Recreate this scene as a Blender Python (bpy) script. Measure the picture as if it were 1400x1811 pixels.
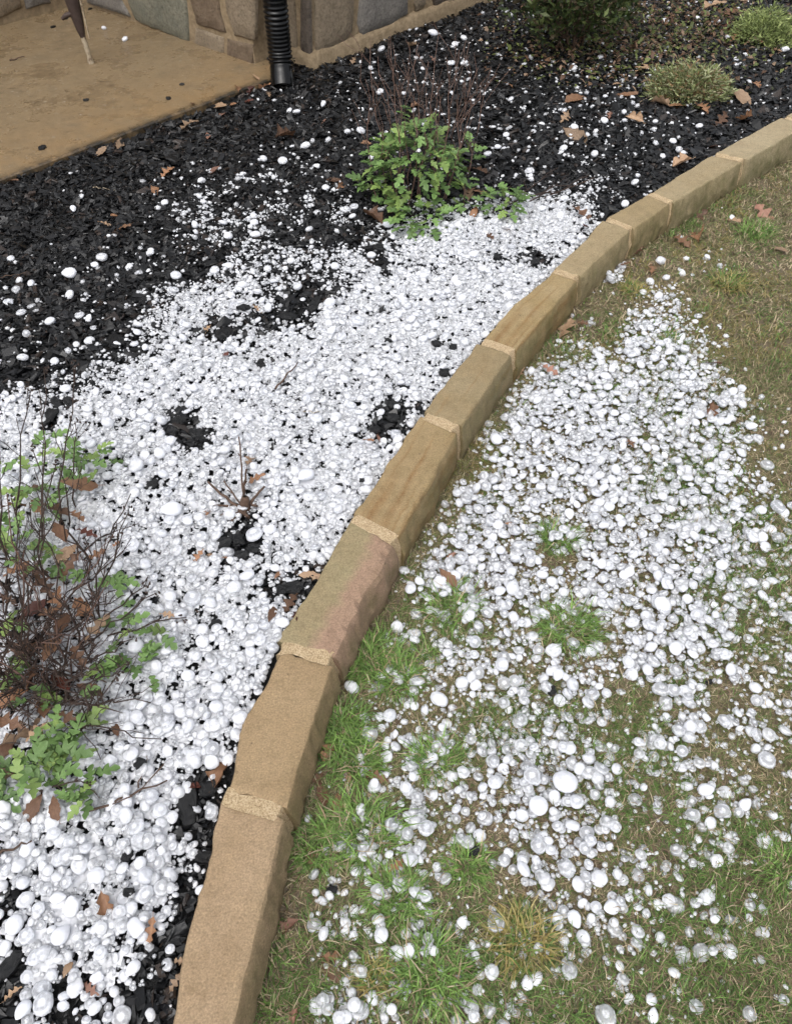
import bpy, bmesh, math, random
import numpy as np
from mathutils import Vector, Matrix, Euler

for o in list(bpy.data.objects):
    bpy.data.objects.remove(o)
random.seed(7)
R = np.random.default_rng(7)
SC = bpy.context.scene
COL = SC.collection

# ------------------------------------------------------------------ camera
CAM_Z = 1.63                      # eye height above the lawn
PITCH = math.radians(48.0)        # looking down by this much
PW, PH, PF = 1400.0, 1811.0, 1400.0
cd = bpy.data.cameras.new('camera')
cam = bpy.data.objects.new('camera', cd)
COL.objects.link(cam)
cam.location = (0, 0, CAM_Z)
cam.rotation_euler = (math.radians(90) - PITCH, 0, 0)
cd.sensor_fit = 'VERTICAL'
cd.sensor_height = 24.0
cd.lens = 24.0 * PF / PH
cd.clip_start = 0.02
cd.clip_end = 500
SC.camera = cam

# ------------------------------------------------------------------ sky and sun (overcast)
SUN_EL, SUN_AZ = math.radians(62), math.radians(200)
wd = bpy.data.worlds.new('World')
SC.world = wd
wd.use_nodes = True
nt = wd.node_tree
nt.nodes.clear()
sky = nt.nodes.new('ShaderNodeTexSky')
sky.sky_type = 'NISHITA'
sky.sun_disc = False
sky.sun_elevation = SUN_EL
sky.sun_rotation = SUN_AZ
sky.air_density = 1.0
sky.dust_density = 4.0
hs = nt.nodes.new('ShaderNodeHueSaturation')
hs.inputs['Saturation'].default_value = 0.22
bg = nt.nodes.new('ShaderNodeBackground')
bg.inputs['Strength'].default_value = 0.15
wo = nt.nodes.new('ShaderNodeOutputWorld')
nt.links.new(sky.outputs[0], hs.inputs['Color'])
nt.links.new(hs.outputs[0], bg.inputs[0])
nt.links.new(bg.outputs[0], wo.inputs[0])
sd = bpy.data.lights.new('sun', 'SUN')
sd.energy = 0.9
sd.angle = math.radians(65)
sd.color = (1.0, 0.97, 0.93)
sun = bpy.data.objects.new('sun', sd)
COL.objects.link(sun)
_dir = Vector((math.sin(SUN_AZ) * math.cos(SUN_EL), math.cos(SUN_AZ) * math.cos(SUN_EL), math.sin(SUN_EL)))
sun.rotation_euler = _dir.to_track_quat('Z', 'Y').to_euler()
sun.location = (0, 0, 8)
SC.view_settings.view_transform = 'Standard'
SC.view_settings.look = 'None'
SC.view_settings.exposure = 0.70
SC.view_settings.gamma = 1.0
SC.view_settings.use_curve_mapping = False
SC.render.engine = 'CYCLES'
SC.cycles.use_denoising = True
SC.cycles.max_bounces = 6
SC.cycles.use_adaptive_sampling = True
SC.cycles.adaptive_threshold = 0.05
SC.cycles.transparent_max_bounces = 12
SC.cycles.diffuse_bounces = 3
SC.cycles.transmission_bounces = 3


# ------------------------------------------------------------------ helpers
def U(x, y, z=0.0):
    """a point of the survey (read off the photograph) -> its place in the garden at height z"""
    dx = (x - PW / 2) / PF
    dy = -(y - PH / 2) / PF
    d = (dx, math.cos(PITCH) + dy * math.sin(PITCH), -math.sin(PITCH) + dy * math.cos(PITCH))
    t = (z - CAM_Z) / d[2]
    return Vector((d[0] * t, d[1] * t, z))


def PX(p):
    """place in the garden -> survey coordinates (arrays)"""
    p = np.asarray(p, float)
    x, y, z = p[..., 0], p[..., 1], p[..., 2] - CAM_Z
    dep = y * math.cos(PITCH) - z * math.sin(PITCH)
    up = y * math.sin(PITCH) + z * math.cos(PITCH)
    dep = np.maximum(dep, 0.05)
    return PW / 2 + PF * x / dep, PH / 2 - PF * up / dep, PF / dep


def mesh_np(name, V, Fc, mats, smooth=False, attr=None, attr_name='tint', midx=None):
    V = np.ascontiguousarray(V, dtype=np.float32)
    Fc = np.ascontiguousarray(Fc, dtype=np.int32)
    me = bpy.data.meshes.new(name)
    k = Fc.shape[1]
    me.vertices.add(len(V))
    me.vertices.foreach_set('co', V.ravel())
    me.loops.add(Fc.size)
    me.loops.foreach_set('vertex_index', Fc.ravel())
    me.polygons.add(len(Fc))
    me.polygons.foreach_set('loop_start', np.arange(len(Fc), dtype=np.int32) * k)
    me.polygons.foreach_set('loop_total', np.full(len(Fc), k, dtype=np.int32))
    me.polygons.foreach_set('use_smooth', np.full(len(Fc), smooth))
    if attr is not None:
        a = me.attributes.new(attr_name, 'FLOAT_COLOR', 'POINT')
        A = np.ones((len(V), 4), np.float32)
        A[:, :attr.shape[1]] = attr
        a.data.foreach_set('color', A.ravel())
    for m in (mats if isinstance(mats, (list, tuple)) else [mats]):
        me.materials.append(m)
    if midx is not None:
        me.polygons.foreach_set('material_index', np.asarray(midx, dtype=np.int32))
    me.update(calc_edges=True)
    me.validate()
    return me


def link(name, me, parent=None, loc=None, rot=None, scale=None):
    o = bpy.data.objects.new(name, me)
    COL.objects.link(o)
    if parent is not None:
        o.parent = parent
    if loc is not None:
        o.location = loc
    if rot is not None:
        o.rotation_euler = rot
    if scale is not None:
        o.scale = scale
    return o


def tag(o, label=None, cat=None, group=None, kind=None):
    if label:
        o['label'] = label
    if cat:
        o['category'] = cat
    if group:
        o['group'] = group
    if kind:
        o['kind'] = kind
    return o


def empty(name, loc, label, cat, group=None):
    o = bpy.data.objects.new(name, None)
    o.empty_display_size = 0.05
    COL.objects.link(o)
    o.location = loc
    return tag(o, label, cat, group)


def vnoise(x, y, s, seed=0):
    """smooth value noise in 0..1 (arrays)"""
    x = np.asarray(x, float) / s
    y = np.asarray(y, float) / s
    x0 = np.floor(x).astype(np.int64)
    y0 = np.floor(y).astype(np.int64)
    fx, fy = x - x0, y - y0
    fx = fx * fx * (3 - 2 * fx)
    fy = fy * fy * (3 - 2 * fy)

    def h(a, b):
        n = (a * 374761393 + b * 668265263 + seed * 1442695041) & 0xFFFFFFFF
        n = ((n ^ (n >> 13)) * 1274126177) & 0xFFFFFFFF
        n = n ^ (n >> 16)
        return (n & 0xFFFF) / 65535.0
    return (h(x0, y0) * (1 - fx) + h(x0 + 1, y0) * fx) * (1 - fy) + (h(x0, y0 + 1) * (1 - fx) + h(x0 + 1, y0 + 1) * fx) * fy


def fbm(x, y, s, seed=0):
    return (vnoise(x, y, s, seed) + 0.5 * vnoise(x, y, s / 2.1, seed + 5) + 0.25 * vnoise(x, y, s / 4.3, seed + 9)) / 1.75


# ------------------------------------------------------------------ materials
class NT:
    def __init__(self, name):
        self.m = bpy.data.materials.new(name)
        self.m.use_nodes = True
        self.t = self.m.node_tree
        self.b = self.t.nodes['Principled BSDF']
        self.out = self.t.nodes['Material Output']

    def n(self, typ, **kw):
        nd = self.t.nodes.new(typ)
        for k, v in kw.items():
            if k.startswith('i_'):
                nd.inputs[int(k[2:]) if k[2:].isdigit() else k[2:].replace('_', ' ')].default_value = v
            else:
                setattr(nd, k, v)
        return nd

    def l(self, a, b):
        self.t.links.new(a, b)

    def noise(self, scale, detail=4, rough=0.6, coord=None, dist=0.0):
        nd = self.n('ShaderNodeTexNoise')
        nd.inputs['Scale'].default_value = scale
        nd.inputs['Detail'].default_value = detail
        nd.inputs['Roughness'].default_value = rough
        nd.inputs['Distortion'].default_value = dist
        if coord is not None:
            self.l(coord, nd.inputs['Vector'])
        return nd.outputs['Fac']

    def ramp(self, fac, stops):
        nd = self.n('ShaderNodeValToRGB')
        cr = nd.color_ramp
        while len(cr.elements) < len(stops):
            cr.elements.new(0.5)
        for e, (p, c) in zip(cr.elements, stops):
            e.position = p
            e.color = c if len(c) == 4 else (*c, 1)
        self.l(fac, nd.inputs[0])
        return nd.outputs[0]

    def mix(self, fac, a, b, mode='MIX'):
        nd = self.n('ShaderNodeMix', data_type='RGBA', blend_type=mode)
        for sock, v in ((nd.inputs['Factor'], fac), (nd.inputs['A'], a), (nd.inputs['B'], b)):
            if isinstance(v, (int, float)):
                sock.default_value = v
            elif isinstance(v, tuple):
                sock.default_value = v if len(v) == 4 else (*v, 1)
            else:
                self.l(v, sock)
        return nd.outputs['Result']

    def math(self, op, a, b=0.0, clamp=False):
        nd = self.n('ShaderNodeMath', operation=op, use_clamp=clamp)
        for i, v in enumerate((a, b)):
            if isinstance(v, (int, float)):
                nd.inputs[i].default_value = v
            else:
                self.l(v, nd.inputs[i])
        return nd.outputs[0]

    def bump(self, h, strength=0.5, dist=0.01):
        nd = self.n('ShaderNodeBump')
        nd.inputs['Strength'].default_value = strength
        nd.inputs['Distance'].default_value = dist
        self.l(h, nd.inputs['Height'])
        self.l(nd.outputs[0], self.b.inputs['Normal'])

    def set(self, **kw):
        for k, v in kw.items():
            s = self.b.inputs[k.replace('_', ' ')]
            if isinstance(v, (int, float)):
                s.default_value = v
            elif isinstance(v, tuple):
                s.default_value = v if len(v) == 4 else (*v, 1)
            else:
                self.l(v, s)

    def coord(self, which='Object'):
        return self.n('ShaderNodeTexCoord').outputs[which]

    def pos(self):
        return self.n('ShaderNodeNewGeometry').outputs['Position']

    def attr(self, name='tint'):
        nd = self.n('ShaderNodeAttribute', attribute_name=name)
        sp = self.n('ShaderNodeSeparateColor')
        self.l(nd.outputs['Color'], sp.inputs[0])
        return nd.outputs['Color'], sp.outputs[0], sp.outputs[1], sp.outputs[2]


def mat_simple(name, stops, scale=30, rough=0.8, bump=0.3, bdist=0.004, spec=0.3, sheen=None, coord='Object'):
    k = NT(name)
    c = k.coord(coord) if coord != 'World' else k.pos()
    f = k.noise(scale, 5, 0.65, c)
    k.set(Base_Color=k.ramp(f, stops), Roughness=rough, Specular_IOR_Level=spec)
    if bump:
        k.bump(k.noise(scale * 3, 4, 0.6, c), bump, bdist)
    return k.m


# soil of the lawn
k = NT('lawn_soil')
p = k.pos()
f = k.noise(3.0, 6, 0.7, p)
g = k.noise(90, 5, 0.7, p)
c1 = k.ramp(f, [(0.3, (0.085, 0.066, 0.042)), (0.5, (0.13, 0.102, 0.068)), (0.7, (0.09, 0.082, 0.044))])
k.set(Base_Color=k.mix(g, c1, (0.20, 0.16, 0.11), 'MIX'), Roughness=0.85)
k.bump(g, 0.8, 0.006)
M_SOIL = k.m
# soil under the mulch
M_BED = mat_simple('bed_soil', [(0.3, (0.002, 0.002, 0.0023)), (0.7, (0.006, 0.0058, 0.0058))], 60, 0.6, 0.9, 0.008, 0.4, coord='World')
# mulch
k = NT('black_mulch')
_, r_, g_, b_ = k.attr('tint')
c = k.coord('Object')
f = k.noise(160, 4, 0.6, c)
cc = k.ramp(r_, [(0.0, (0.0010, 0.0011, 0.0014)), (0.6, (0.0026, 0.0028, 0.0035)), (0.9, (0.0070, 0.0072, 0.0082)), (1.0, (0.030, 0.020, 0.015))])
k.set(Base_Color=k.mix(0.5, cc, k.ramp(f, [(0.3, (0.5, 0.5, 0.5)), (0.7, (1.5, 1.5, 1.5))]), 'MULTIPLY'),
      Roughness=k.math('MULTIPLY_ADD', g_, 0.4), Specular_IOR_Level=0.42)
k.b.inputs['Roughness'].default_value = 0.5
k.bump(f, 0.5, 0.003)
M_MULCH = k.m
for nd in k.t.nodes:
    if nd.type == 'MATH' and nd.operation == 'MULTIPLY_ADD':
        nd.inputs[2].default_value = 0.20
# grass blades
k = NT('grass_blade')
col, r_, g_, b_ = k.attr('tint')
k.set(Base_Color=col, Roughness=0.55, Specular_IOR_Level=0.35)
tr = k.n('ShaderNodeBsdfTranslucent')
k.l(col, tr.inputs[0])
ms = k.n('ShaderNodeMixShader')
ms.inputs[0].default_value = 0.25
k.l(k.b.outputs[0], ms.inputs[1])
k.l(tr.outputs[0], ms.inputs[2])
k.l(ms.outputs[0], k.out.inputs[0])
M_GRASS = k.m
# hail: R = distance from the stone's axis, G = how clear the ice is, B = random per stone
k = NT('hail_ice')
col, r_, g_, b_ = k.attr('ice')
c = k.pos()
n1 = k.noise(200, 3, 0.6, c)
ringf = k.ramp(r_, [(0.0, (0.0,) * 3), (0.26, (0.10,) * 3), (0.48, (1.0,) * 3), (0.66, (0.95,) * 3), (0.84, (0.25,) * 3), (1.0, (0.7,) * 3)])
shape = k.math('ADD', k.math('MULTIPLY', ringf, 0.62), k.math('ADD', 0.24, k.math('MULTIPLY', k.math('SUBTRACT', n1, 0.5), 1.1)))
clear = k.math('MINIMUM', k.math('MULTIPLY', g_, shape, clamp=True), 0.66)
k.set(Base_Color=k.mix(b_, (0.75, 0.765, 0.815), (0.84, 0.85, 0.89)), Roughness=0.28, Specular_IOR_Level=0.5)
k.set(Subsurface_Weight=0.75, Subsurface_Scale=0.010)
k.b.inputs['Subsurface Radius'].default_value = (1.0, 1.0, 1.0)
gl = k.n('ShaderNodeBsdfGlass')
gl.inputs['Color'].default_value = (0.97, 0.98, 0.99, 1)
gl.inputs['Roughness'].default_value = 0.27
gl.inputs['IOR'].default_value = 1.20
trl = k.n('ShaderNodeBsdfTranslucent')
trl.inputs['Color'].default_value = (0.88, 0.90, 0.93, 1)
m0 = k.n('ShaderNodeMixShader')
m0.inputs[0].default_value = 0.15
k.l(k.b.outputs[0], m0.inputs[1])
k.l(trl.outputs[0], m0.inputs[2])
ms = k.n('ShaderNodeMixShader')
k.l(clear, ms.inputs[0])
k.l(m0.outputs[0], ms.inputs[1])
k.l(gl.outputs[0], ms.inputs[2])
k.l(ms.outputs[0], k.out.inputs[0])
bm_ = k.n('ShaderNodeBump')
bm_.inputs['Strength'].default_value = 0.55
bm_.inputs['Distance'].default_value = 0.002
k.l(n1, bm_.inputs['Height'])
for s_ in (k.b, gl):
    k.l(bm_.outputs[0], s_.inputs['Normal'])
M_HAIL = k.m

# patio concrete
k = NT('patio_concrete')
p = k.pos()
big = k.noise(4.5, 8, 0.7, p)
mp = k.n('ShaderNodeMapping')
mp.inputs['Rotation'].default_value = (0, 0, math.radians(-48))
mp.inputs['Scale'].default_value = (22, 60, 20)
k.l(p, mp.inputs[0])
st = k.noise(1.0, 5, 0.7, mp.outputs[0])
base = k.ramp(big, [(0.3, (0.130, 0.092, 0.052)), (0.5, (0.195, 0.142, 0.083)), (0.7, (0.145, 0.110, 0.068))])
base = k.mix(k.ramp(st, [(0.33, (1, 1, 1)), (0.40, (0, 0, 0))]), base, (0.055, 0.035, 0.018))
spk = k.ramp(k.noise(85, 3, 0.6, p), [(0.30, (1, 1, 1)), (0.36, (0, 0, 0))])
base = k.mix(k.math('MULTIPLY', spk, k.ramp(k.noise(2.2, 4, 0.6, p), [(0.40, (0, 0, 0)), (0.58, (1, 1, 1))])), base, (0.028, 0.018, 0.010))
base = k.mix(0.7, base, k.ramp(k.noise(28, 6, 0.75, p), [(0.3, (0.62, 0.60, 0.57)), (0.5, (1, 1, 1)), (0.7, (1.28, 1.25, 1.2))]), 'MULTIPLY')
pale = k.ramp(k.noise(55, 2, 0.5, p), [(0.69, (0, 0, 0)), (0.72, (1, 1, 1))])
base = k.mix(k.math('MULTIPLY', pale, 0.7), base, (0.42, 0.38, 0.32))
_, r_, g_, b_ = k.attr('tint')   # R: rust-coloured stain along the open edge
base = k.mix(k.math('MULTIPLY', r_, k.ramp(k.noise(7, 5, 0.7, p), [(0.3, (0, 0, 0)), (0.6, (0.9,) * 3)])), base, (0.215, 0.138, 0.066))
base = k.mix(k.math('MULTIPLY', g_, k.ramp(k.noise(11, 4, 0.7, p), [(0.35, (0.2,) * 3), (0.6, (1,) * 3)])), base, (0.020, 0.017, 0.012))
k.set(Base_Color=base, Roughness=k.ramp(big, [(0.35, (0.16,) * 3), (0.65, (0.50,) * 3)]), Specular_IOR_Level=0.4)
k.bump(k.noise(140, 4, 0.7, p), 0.5, 0.004)
M_PATIO = k.m


def stone_material(name, base, dark, band=None, band_stops=None, green=0.3, pink=0.0, speck=0.5):
    """sandstone; attribute uvw: R along the stone, G across its top (1 = lawn edge, above 1 = lawn face)"""
    k = NT(name)
    _, u, v, w = k.attr('uvw')
    p = k.pos()
    big = k.noise(9, 5, 0.6, p)
    fine = k.noise(260, 3, 0.7, p)
    col = k.mix(k.ramp(big, [(0.3, (0, 0, 0)), (0.7, (1, 1, 1))]), base, dark)
    if band:
        cv = k.n('ShaderNodeCombineXYZ')
        k.l(k.math('MULTIPLY', u, 0.7), cv.inputs[0])
        k.l(k.math('MULTIPLY', v, 4.2), cv.inputs[1])
        bf = k.noise(1.1, 2, 0.4, cv.outputs[0], 0.35)
        col = k.mix(k.math('MULTIPLY', k.ramp(bf, band_stops or [(0.46, (0, 0, 0)), (0.60, (1, 1, 1))]), k.math('MULTIPLY', 1.1, k.noise(40, 4, 0.7, p))), col, band)
    if pink:
        pf = k.math('MULTIPLY', k.ramp(k.math('ADD', v, k.math('MULTIPLY', big, 0.5)), [(0.75, (0, 0, 0)), (1.0, (1, 1, 1))]), pink)
        col = k.mix(pf, col, (0.27, 0.17, 0.125))
    # algae on the face towards the lawn (B)
    gf = k.math('MULTIPLY', w, k.ramp(k.noise(14, 5, 0.7, p), [(0.30, (0, 0, 0)), (0.65, (1, 1, 1))]))
    col = k.mix(k.math('MULTIPLY', gf, green), col, (0.085, 0.085, 0.03))
    pit = k.ramp(k.noise(70, 2, 0.5, p), [(0.24, (1, 1, 1)), (0.29, (0, 0, 0))])
    col = k.mix(k.math('MULTIPLY', pit, speck), col, (0.07, 0.05, 0.035))
    col = k.mix(0.85, col, k.ramp(fine, [(0.3, (0.62,) * 3), (0.7, (1.32,) * 3)]), 'MULTIPLY')
    mid = k.noise(34, 5, 0.7, p)
    col = k.mix(0.8, col, k.ramp(mid, [(0.3, (0.80, 0.78, 0.74)), (0.5, (1, 1, 1)), (0.72, (1.14, 1.13, 1.10))]), 'MULTIPLY')
    k.set(Base_Color=col, Roughness=0.82, Specular_IOR_Level=0.25)
    k.bump(k.math('ADD', fine, k.math('MULTIPLY', k.noise(45, 4, 0.6, p), 1.5)), 0.35, 0.003)
    return k.m


M_MORTAR = mat_simple('mortar_sand', [(0.32, (0.20, 0.135, 0.075)), (0.48, (0.46, 0.34, 0.20)), (0.66, (0.62, 0.50, 0.34))], 300, 0.9, 0.9, 0.004, 0.2, coord='World')
M_WALLMORTAR = mat_simple('wall_mortar', [(0.3, (0.17, 0.125, 0.075)), (0.6, (0.27, 0.205, 0.13)), (0.8, (0.33, 0.26, 0.17))], 40, 0.9, 0.8, 0.006, 0.2, coord='World')


def wall_stone_mat(name, a, b):
    k = NT(name)
    p = k.pos()
    f = k.noise(14, 6, 0.65, p)
    s = k.ramp(k.noise(75, 5, 0.7, p), [(0.30, (0.35,) * 3), (0.45, (0.95,) * 3), (0.7, (1.3,) * 3)])
    k.set(Base_Color=k.mix(0.8, k.ramp(f, [(0.3, a), (0.7, b)]), s, 'MULTIPLY'), Roughness=0.8, Specular_IOR_Level=0.3)
    k.bump(k.math('ADD', k.noise(60, 6, 0.75, p), k.noise(18, 5, 0.7, p)), 0.9, 0.014)
    return k.m


WM = {
    'green': wall_stone_mat('stone_grey_green', (0.144, 0.144, 0.112), (0.219, 0.206, 0.156)),
    'brown': wall_stone_mat('stone_brown', (0.131, 0.094, 0.062), (0.188, 0.138, 0.094)),
    'tan': wall_stone_mat('stone_tan', (0.200, 0.156, 0.106), (0.269, 0.213, 0.150)),
    'grey': wall_stone_mat('stone_grey', (0.150, 0.138, 0.125), (0.225, 0.206, 0.181)),
    'dark': wall_stone_mat('stone_dark', (0.094, 0.077, 0.062), (0.150, 0.119, 0.094)),
}

k = NT('black_plastic')
k.set(Base_Color=(0.003, 0.003, 0.0034), Roughness=0.2, Specular_IOR_Level=0.3)
k.bump(k.noise(40, 3, 0.5, k.coord()), 0.15, 0.003)
M_PIPE = k.m
M_STAKE = mat_simple('stake_brown', [(0.3, (0.030, 0.020, 0.017)), (0.7, (0.065, 0.045, 0.038))], 30, 0.55, 0.5, 0.004)
M_PALEWOOD = mat_simple('stake_pale', [(0.35, (0.10, 0.055, 0.03)), (0.5, (0.33, 0.27, 0.19)), (0.75, (0.42, 0.36, 0.27))], 55, 0.8, 0.6, 0.004)


def leaf_mat(name, a, b, rough=0.5, trans=0.25, spec=0.4):
    k = NT(name)
    c = k.coord('Generated')
    oi = k.n('ShaderNodeObjectInfo').outputs['Random']
    f = k.noise(6, 5, 0.7, c)
    col = k.ramp(f, [(0.3, a), (0.7, b)])
    col = k.mix(1.0, col, k.ramp(oi, [(0.0, (0.65, 0.65, 0.65)), (1.0, (1.3, 1.25, 1.2))]), 'MULTIPLY')
    k.set(Base_Color=col, Roughness=rough, Specular_IOR_Level=spec)
    k.bump(k.noise(14, 4, 0.6, c), 0.4, 0.003)
    tr = k.n('ShaderNodeBsdfTranslucent')
    k.l(col, tr.inputs[0])
    ms = k.n('ShaderNodeMixShader')
    ms.inputs[0].default_value = trans
    k.l(k.b.outputs[0], ms.inputs[1])
    k.l(tr.outputs[0], ms.inputs[2])
    k.l(ms.outputs[0], k.out.inputs[0])
    return k.m


LM = {
    'orange': leaf_mat('leaf_orange_brown', (0.21, 0.105, 0.055), (0.34, 0.195, 0.115)),
    'tan': leaf_mat('leaf_tan', (0.27, 0.17, 0.105), (0.42, 0.30, 0.20)),
    'brown': leaf_mat('leaf_brown', (0.085, 0.045, 0.028), (0.18, 0.10, 0.06)),
    'russet': leaf_mat('leaf_russet', (0.06, 0.018, 0.014), (0.13, 0.045, 0.03)),
    'pink': leaf_mat('leaf_pinkish', (0.22, 0.11, 0.08), (0.33, 0.19, 0.14)),
}
M_MUM = leaf_mat('mum_leaf', (0.105, 0.195, 0.055), (0.180, 0.295, 0.10), 0.45, 0.25, 0.45)
M_MUM2 = leaf_mat('mum_leaf_yellowish', (0.17, 0.265, 0.07), (0.24, 0.34, 0.11), 0.45, 0.25, 0.45)
M_TWIG = mat_simple('twig_dark', [(0.3, (0.022, 0.014, 0.011)), (0.7, (0.060, 0.040, 0.032))], 60, 0.7, 0.4, 0.002)
M_TWIG2 = mat_simple('twig_reddish', [(0.3, (0.075, 0.040, 0.030)), (0.7, (0.16, 0.10, 0.078))], 60, 0.65, 0.3, 0.002)
M_STICK = mat_simple('stick_brown', [(0.3, (0.035, 0.021, 0.014)), (0.7, (0.12, 0.075, 0.052))], 90, 0.7, 0.5, 0.003)

# ------------------------------------------------------------------ plan of the garden
ZT, ZB = 0.130, 0.088            # top of the edging, level of the bed (lawn = 0)
JL = [(290, 1850), (392, 1405), (490, 1140), (620, 913), (745, 730), (848, 601), (975, 476), (1070, 386), (1146, 340), (1262, 271)]
JR = [(402, 1858), (503, 1438), (591, 1167), (702, 955), (810, 758), (909, 622), (1022, 490), (1117, 404), (1188, 358), (1316, 283)]
PL = [U(x, y, ZT) for x, y in JL]
PR = [U(x, y, ZT) for x, y in JR]
PL[0] = PL[1] + (PL[0] - PL[1]) * 1.02
PR[0] = PR[1] + (PR[0] - PR[1]) * 1.02
# carry the row on past both ends of the view
d0 = (PL[0] - PL[1]).normalized()
for _ in range(3):
    d0 = Matrix.Rotation(math.radians(-3), 3, 'Z') @ d0
    PL.insert(0, PL[0] + d0 * 0.44)
    PR.insert(0, PR[0] + d0 * 0.44)
d1 = (PL[-1] - PL[-2]).normalized()
for _ in range(4):
    d1 = Matrix.Rotation(math.radians(-2.5), 3, 'Z') @ d1
    nrm = Vector((d1.y, -d1.x, 0))
    PL.append(PL[-1] + d1 * 0.58)
    PR.append(PL[-1] + nrm * 0.125)
LY = np.array([q.y for q in PL]); LX = np.array([q.x for q in PL])
RY = np.array([q.y for q in PR]); RX = np.array([q.x for q in PR])


def x_left(y):
    y = np.asarray(y, float)
    r = np.interp(y, LY, LX)
    r = np.where(y < LY[0], LX[0] + (y - LY[0]) * (LX[1] - LX[0]) / (LY[1] - LY[0]), r)
    return np.where(y > LY[-1], LX[-1] + (y - LY[-1]) * (LX[-1] - LX[-2]) / (LY[-1] - LY[-2]), r)


def x_right(y):
    y = np.asarray(y, float)
    r = np.interp(y, RY, RX)
    r = np.where(y < RY[0], RX[0] + (y - RY[0]) * (RX[1] - RX[0]) / (RY[1] - RY[0]), r)
    return np.where(y > RY[-1], RX[-1] + (y - RY[-1]) * (RX[-1] - RX[-2]) / (RY[-1] - RY[-2]), r)


# house: A inner corner, B end of the left wall, C the step behind the pipe, D outer corner
DA = Vector((0.650, 0.760, 0)).normalized()       # along the right-hand wall, away from the viewer
DB = Vector((DA.y, -DA.x, 0))                     # along the left-hand wall, towards the viewer
PD = U(551, 118, 0.10)
PD.z = 0
PB = U(452, 118, 0.10)
PB.z = 0
t_ = (PD - PB).dot(DA)
PC = PB + DA * t_
PC = PD - DB * (PD - PC).dot(DB)
PA = PB - DB * 1.56
PE = U(440, 152, 0.115)
PE.z = 0                                          # patio edge meets the wall here
PE0 = U(0, 316, 0.115)
PE0.z = 0
DE = (PE0 - PE).normalized()


def side(p, d, x, y):
    """signed distance of (x, y) to the right of a line through p along d"""
    return (x - p.x) * d.y - (y - p.y) * d.x


def on_patio(x, y):
    return (side(PE, -DE, x, y) < 0) & (side(PB, DB, x, y) > 0)


def in_house(x, y):
    a = (side(PB, DB, x, y) < 0) & (((x - PB.x) * DB.x + (y - PB.y) * DB.y) < 0)
    b = (side(PD, DB, x, y) < 0) & (((x - PD.x) * DB.x + (y - PD.y) * DB.y) < 0)
    return a | b


def in_bed(x, y, m=0.0):
    return (x < x_left(y) - m) & ~on_patio(x, y) & ~in_house(x, y)


def lawn_z(x, y):
    return 0.014 * (fbm(x, y, 0.35, 3) - 0.5) + 0.012 * (fbm(x, y, 0.09, 4) - 0.5)


def bed_z(x, y):
    return ZB + 0.045 * (fbm(x, y, 0.30, 11) - 0.5) + 0.02 * (fbm(x, y, 0.08, 12) - 0.5)


# ------------------------------------------------------------------ ground sheets
def grid_sheet(name, xs, ys, zf, mat, keep=None):
    X, Y = np.meshgrid(xs, ys)
    V = np.stack([X.ravel(), Y.ravel(), zf(X.ravel(), Y.ravel())], 1)
    nx, ny = len(xs), len(ys)
    i, j = np.meshgrid(np.arange(nx - 1), np.arange(ny - 1))
    a = (j * nx + i).ravel()
    Fc = np.stack([a, a + 1, a + nx + 1, a + nx], 1)
    if keep is not None:
        cx = V[Fc].mean(1)
        Fc = Fc[keep(cx[:, 0], cx[:, 1])]
    return tag(link(name, mesh_np(name, V, Fc, mat, True)), kind='structure')


far = lambda a, b: np.concatenate([[-90, -40, -15, -7], np.arange(a, b, 0.04), [7, 15, 40, 90]])
grid_sheet('lawn', far(-1.6, 3.2), far(-0.8, 5.6), lambda x, y: np.where(x < x_left(y) - 0.02, -0.03, lawn_z(x, y)), M_SOIL)
grid_sheet('planting_bed', np.concatenate([[-6, -4.5, -3.4], np.arange(-2.9, 3.4, 0.035), [4, 5]]),
           np.concatenate([[-2, -1.4, -0.8], np.arange(-0.4, 6.6, 0.035), [7, 8, 9]]),
           bed_z, M_BED, keep=lambda x, y: (x < x_left(y) + 0.03) & ~in_house(x - 0.03 * 0, y))

# patio slab (top at 0.115), its open edge runs along DE
k_n = 40
PEX = PE + (-DE) * 0.25


def patio():
    rows, V, A, Fc = 30, [], [], []
    inward = Vector((-DE.y, DE.x, 0))
    if inward.dot(PA - PE) < 0:
        inward = -inward
    cols = 70
    for i in range(cols):
        s = -0.30 + i * (4.8 / (cols - 1))
        e = PE + DE * s
        wob = 0.012 * (fbm(np.array([s * 1.0]), np.array([0.0]), 0.12, 31)[0] - 0.5)
        for j in range(rows):
            if j == 0:
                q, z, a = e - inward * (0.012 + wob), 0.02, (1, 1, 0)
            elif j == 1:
                q, z, a = e - inward * (0.006 + wob), 0.108, (1, 1, 0)
            else:
                t = (j - 2) / (rows - 3)
                dd = 3.4 * t ** 1.9
                q, z = e + inward * (dd + wob * -1 * (1 - min(1, dd * 8))), 0.115
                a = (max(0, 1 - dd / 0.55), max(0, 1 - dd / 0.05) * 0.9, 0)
            V.append((q.x, q.y, z))
            A.append(a)
    for i in range(cols - 1):
        for j in range(rows - 1):
            a = i * rows + j
            Fc.append((a, a + 1, a + rows + 1, a + rows))
    V = np.array(V)
    Fc = np.array(Fc)
    n = np.cross(V[Fc[40, 1]] - V[Fc[40, 0]], V[Fc[40, 2]] - V[Fc[40, 0]])
    if n[2] < 0:
        Fc = Fc[:, ::-1]
    cx = V[Fc].mean(1)
    return tag(link('patio', mesh_np('patio', V, Fc, M_PATIO, False, np.array(A))), kind='structure')


patio()

# ------------------------------------------------------------------ stone edging
edging = empty('stone_edging', (PL[4].x, PL[4].y, 0), 'low curved border of mortared tan sandstone blocks between mulch bed and lawn', 'edging')


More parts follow.
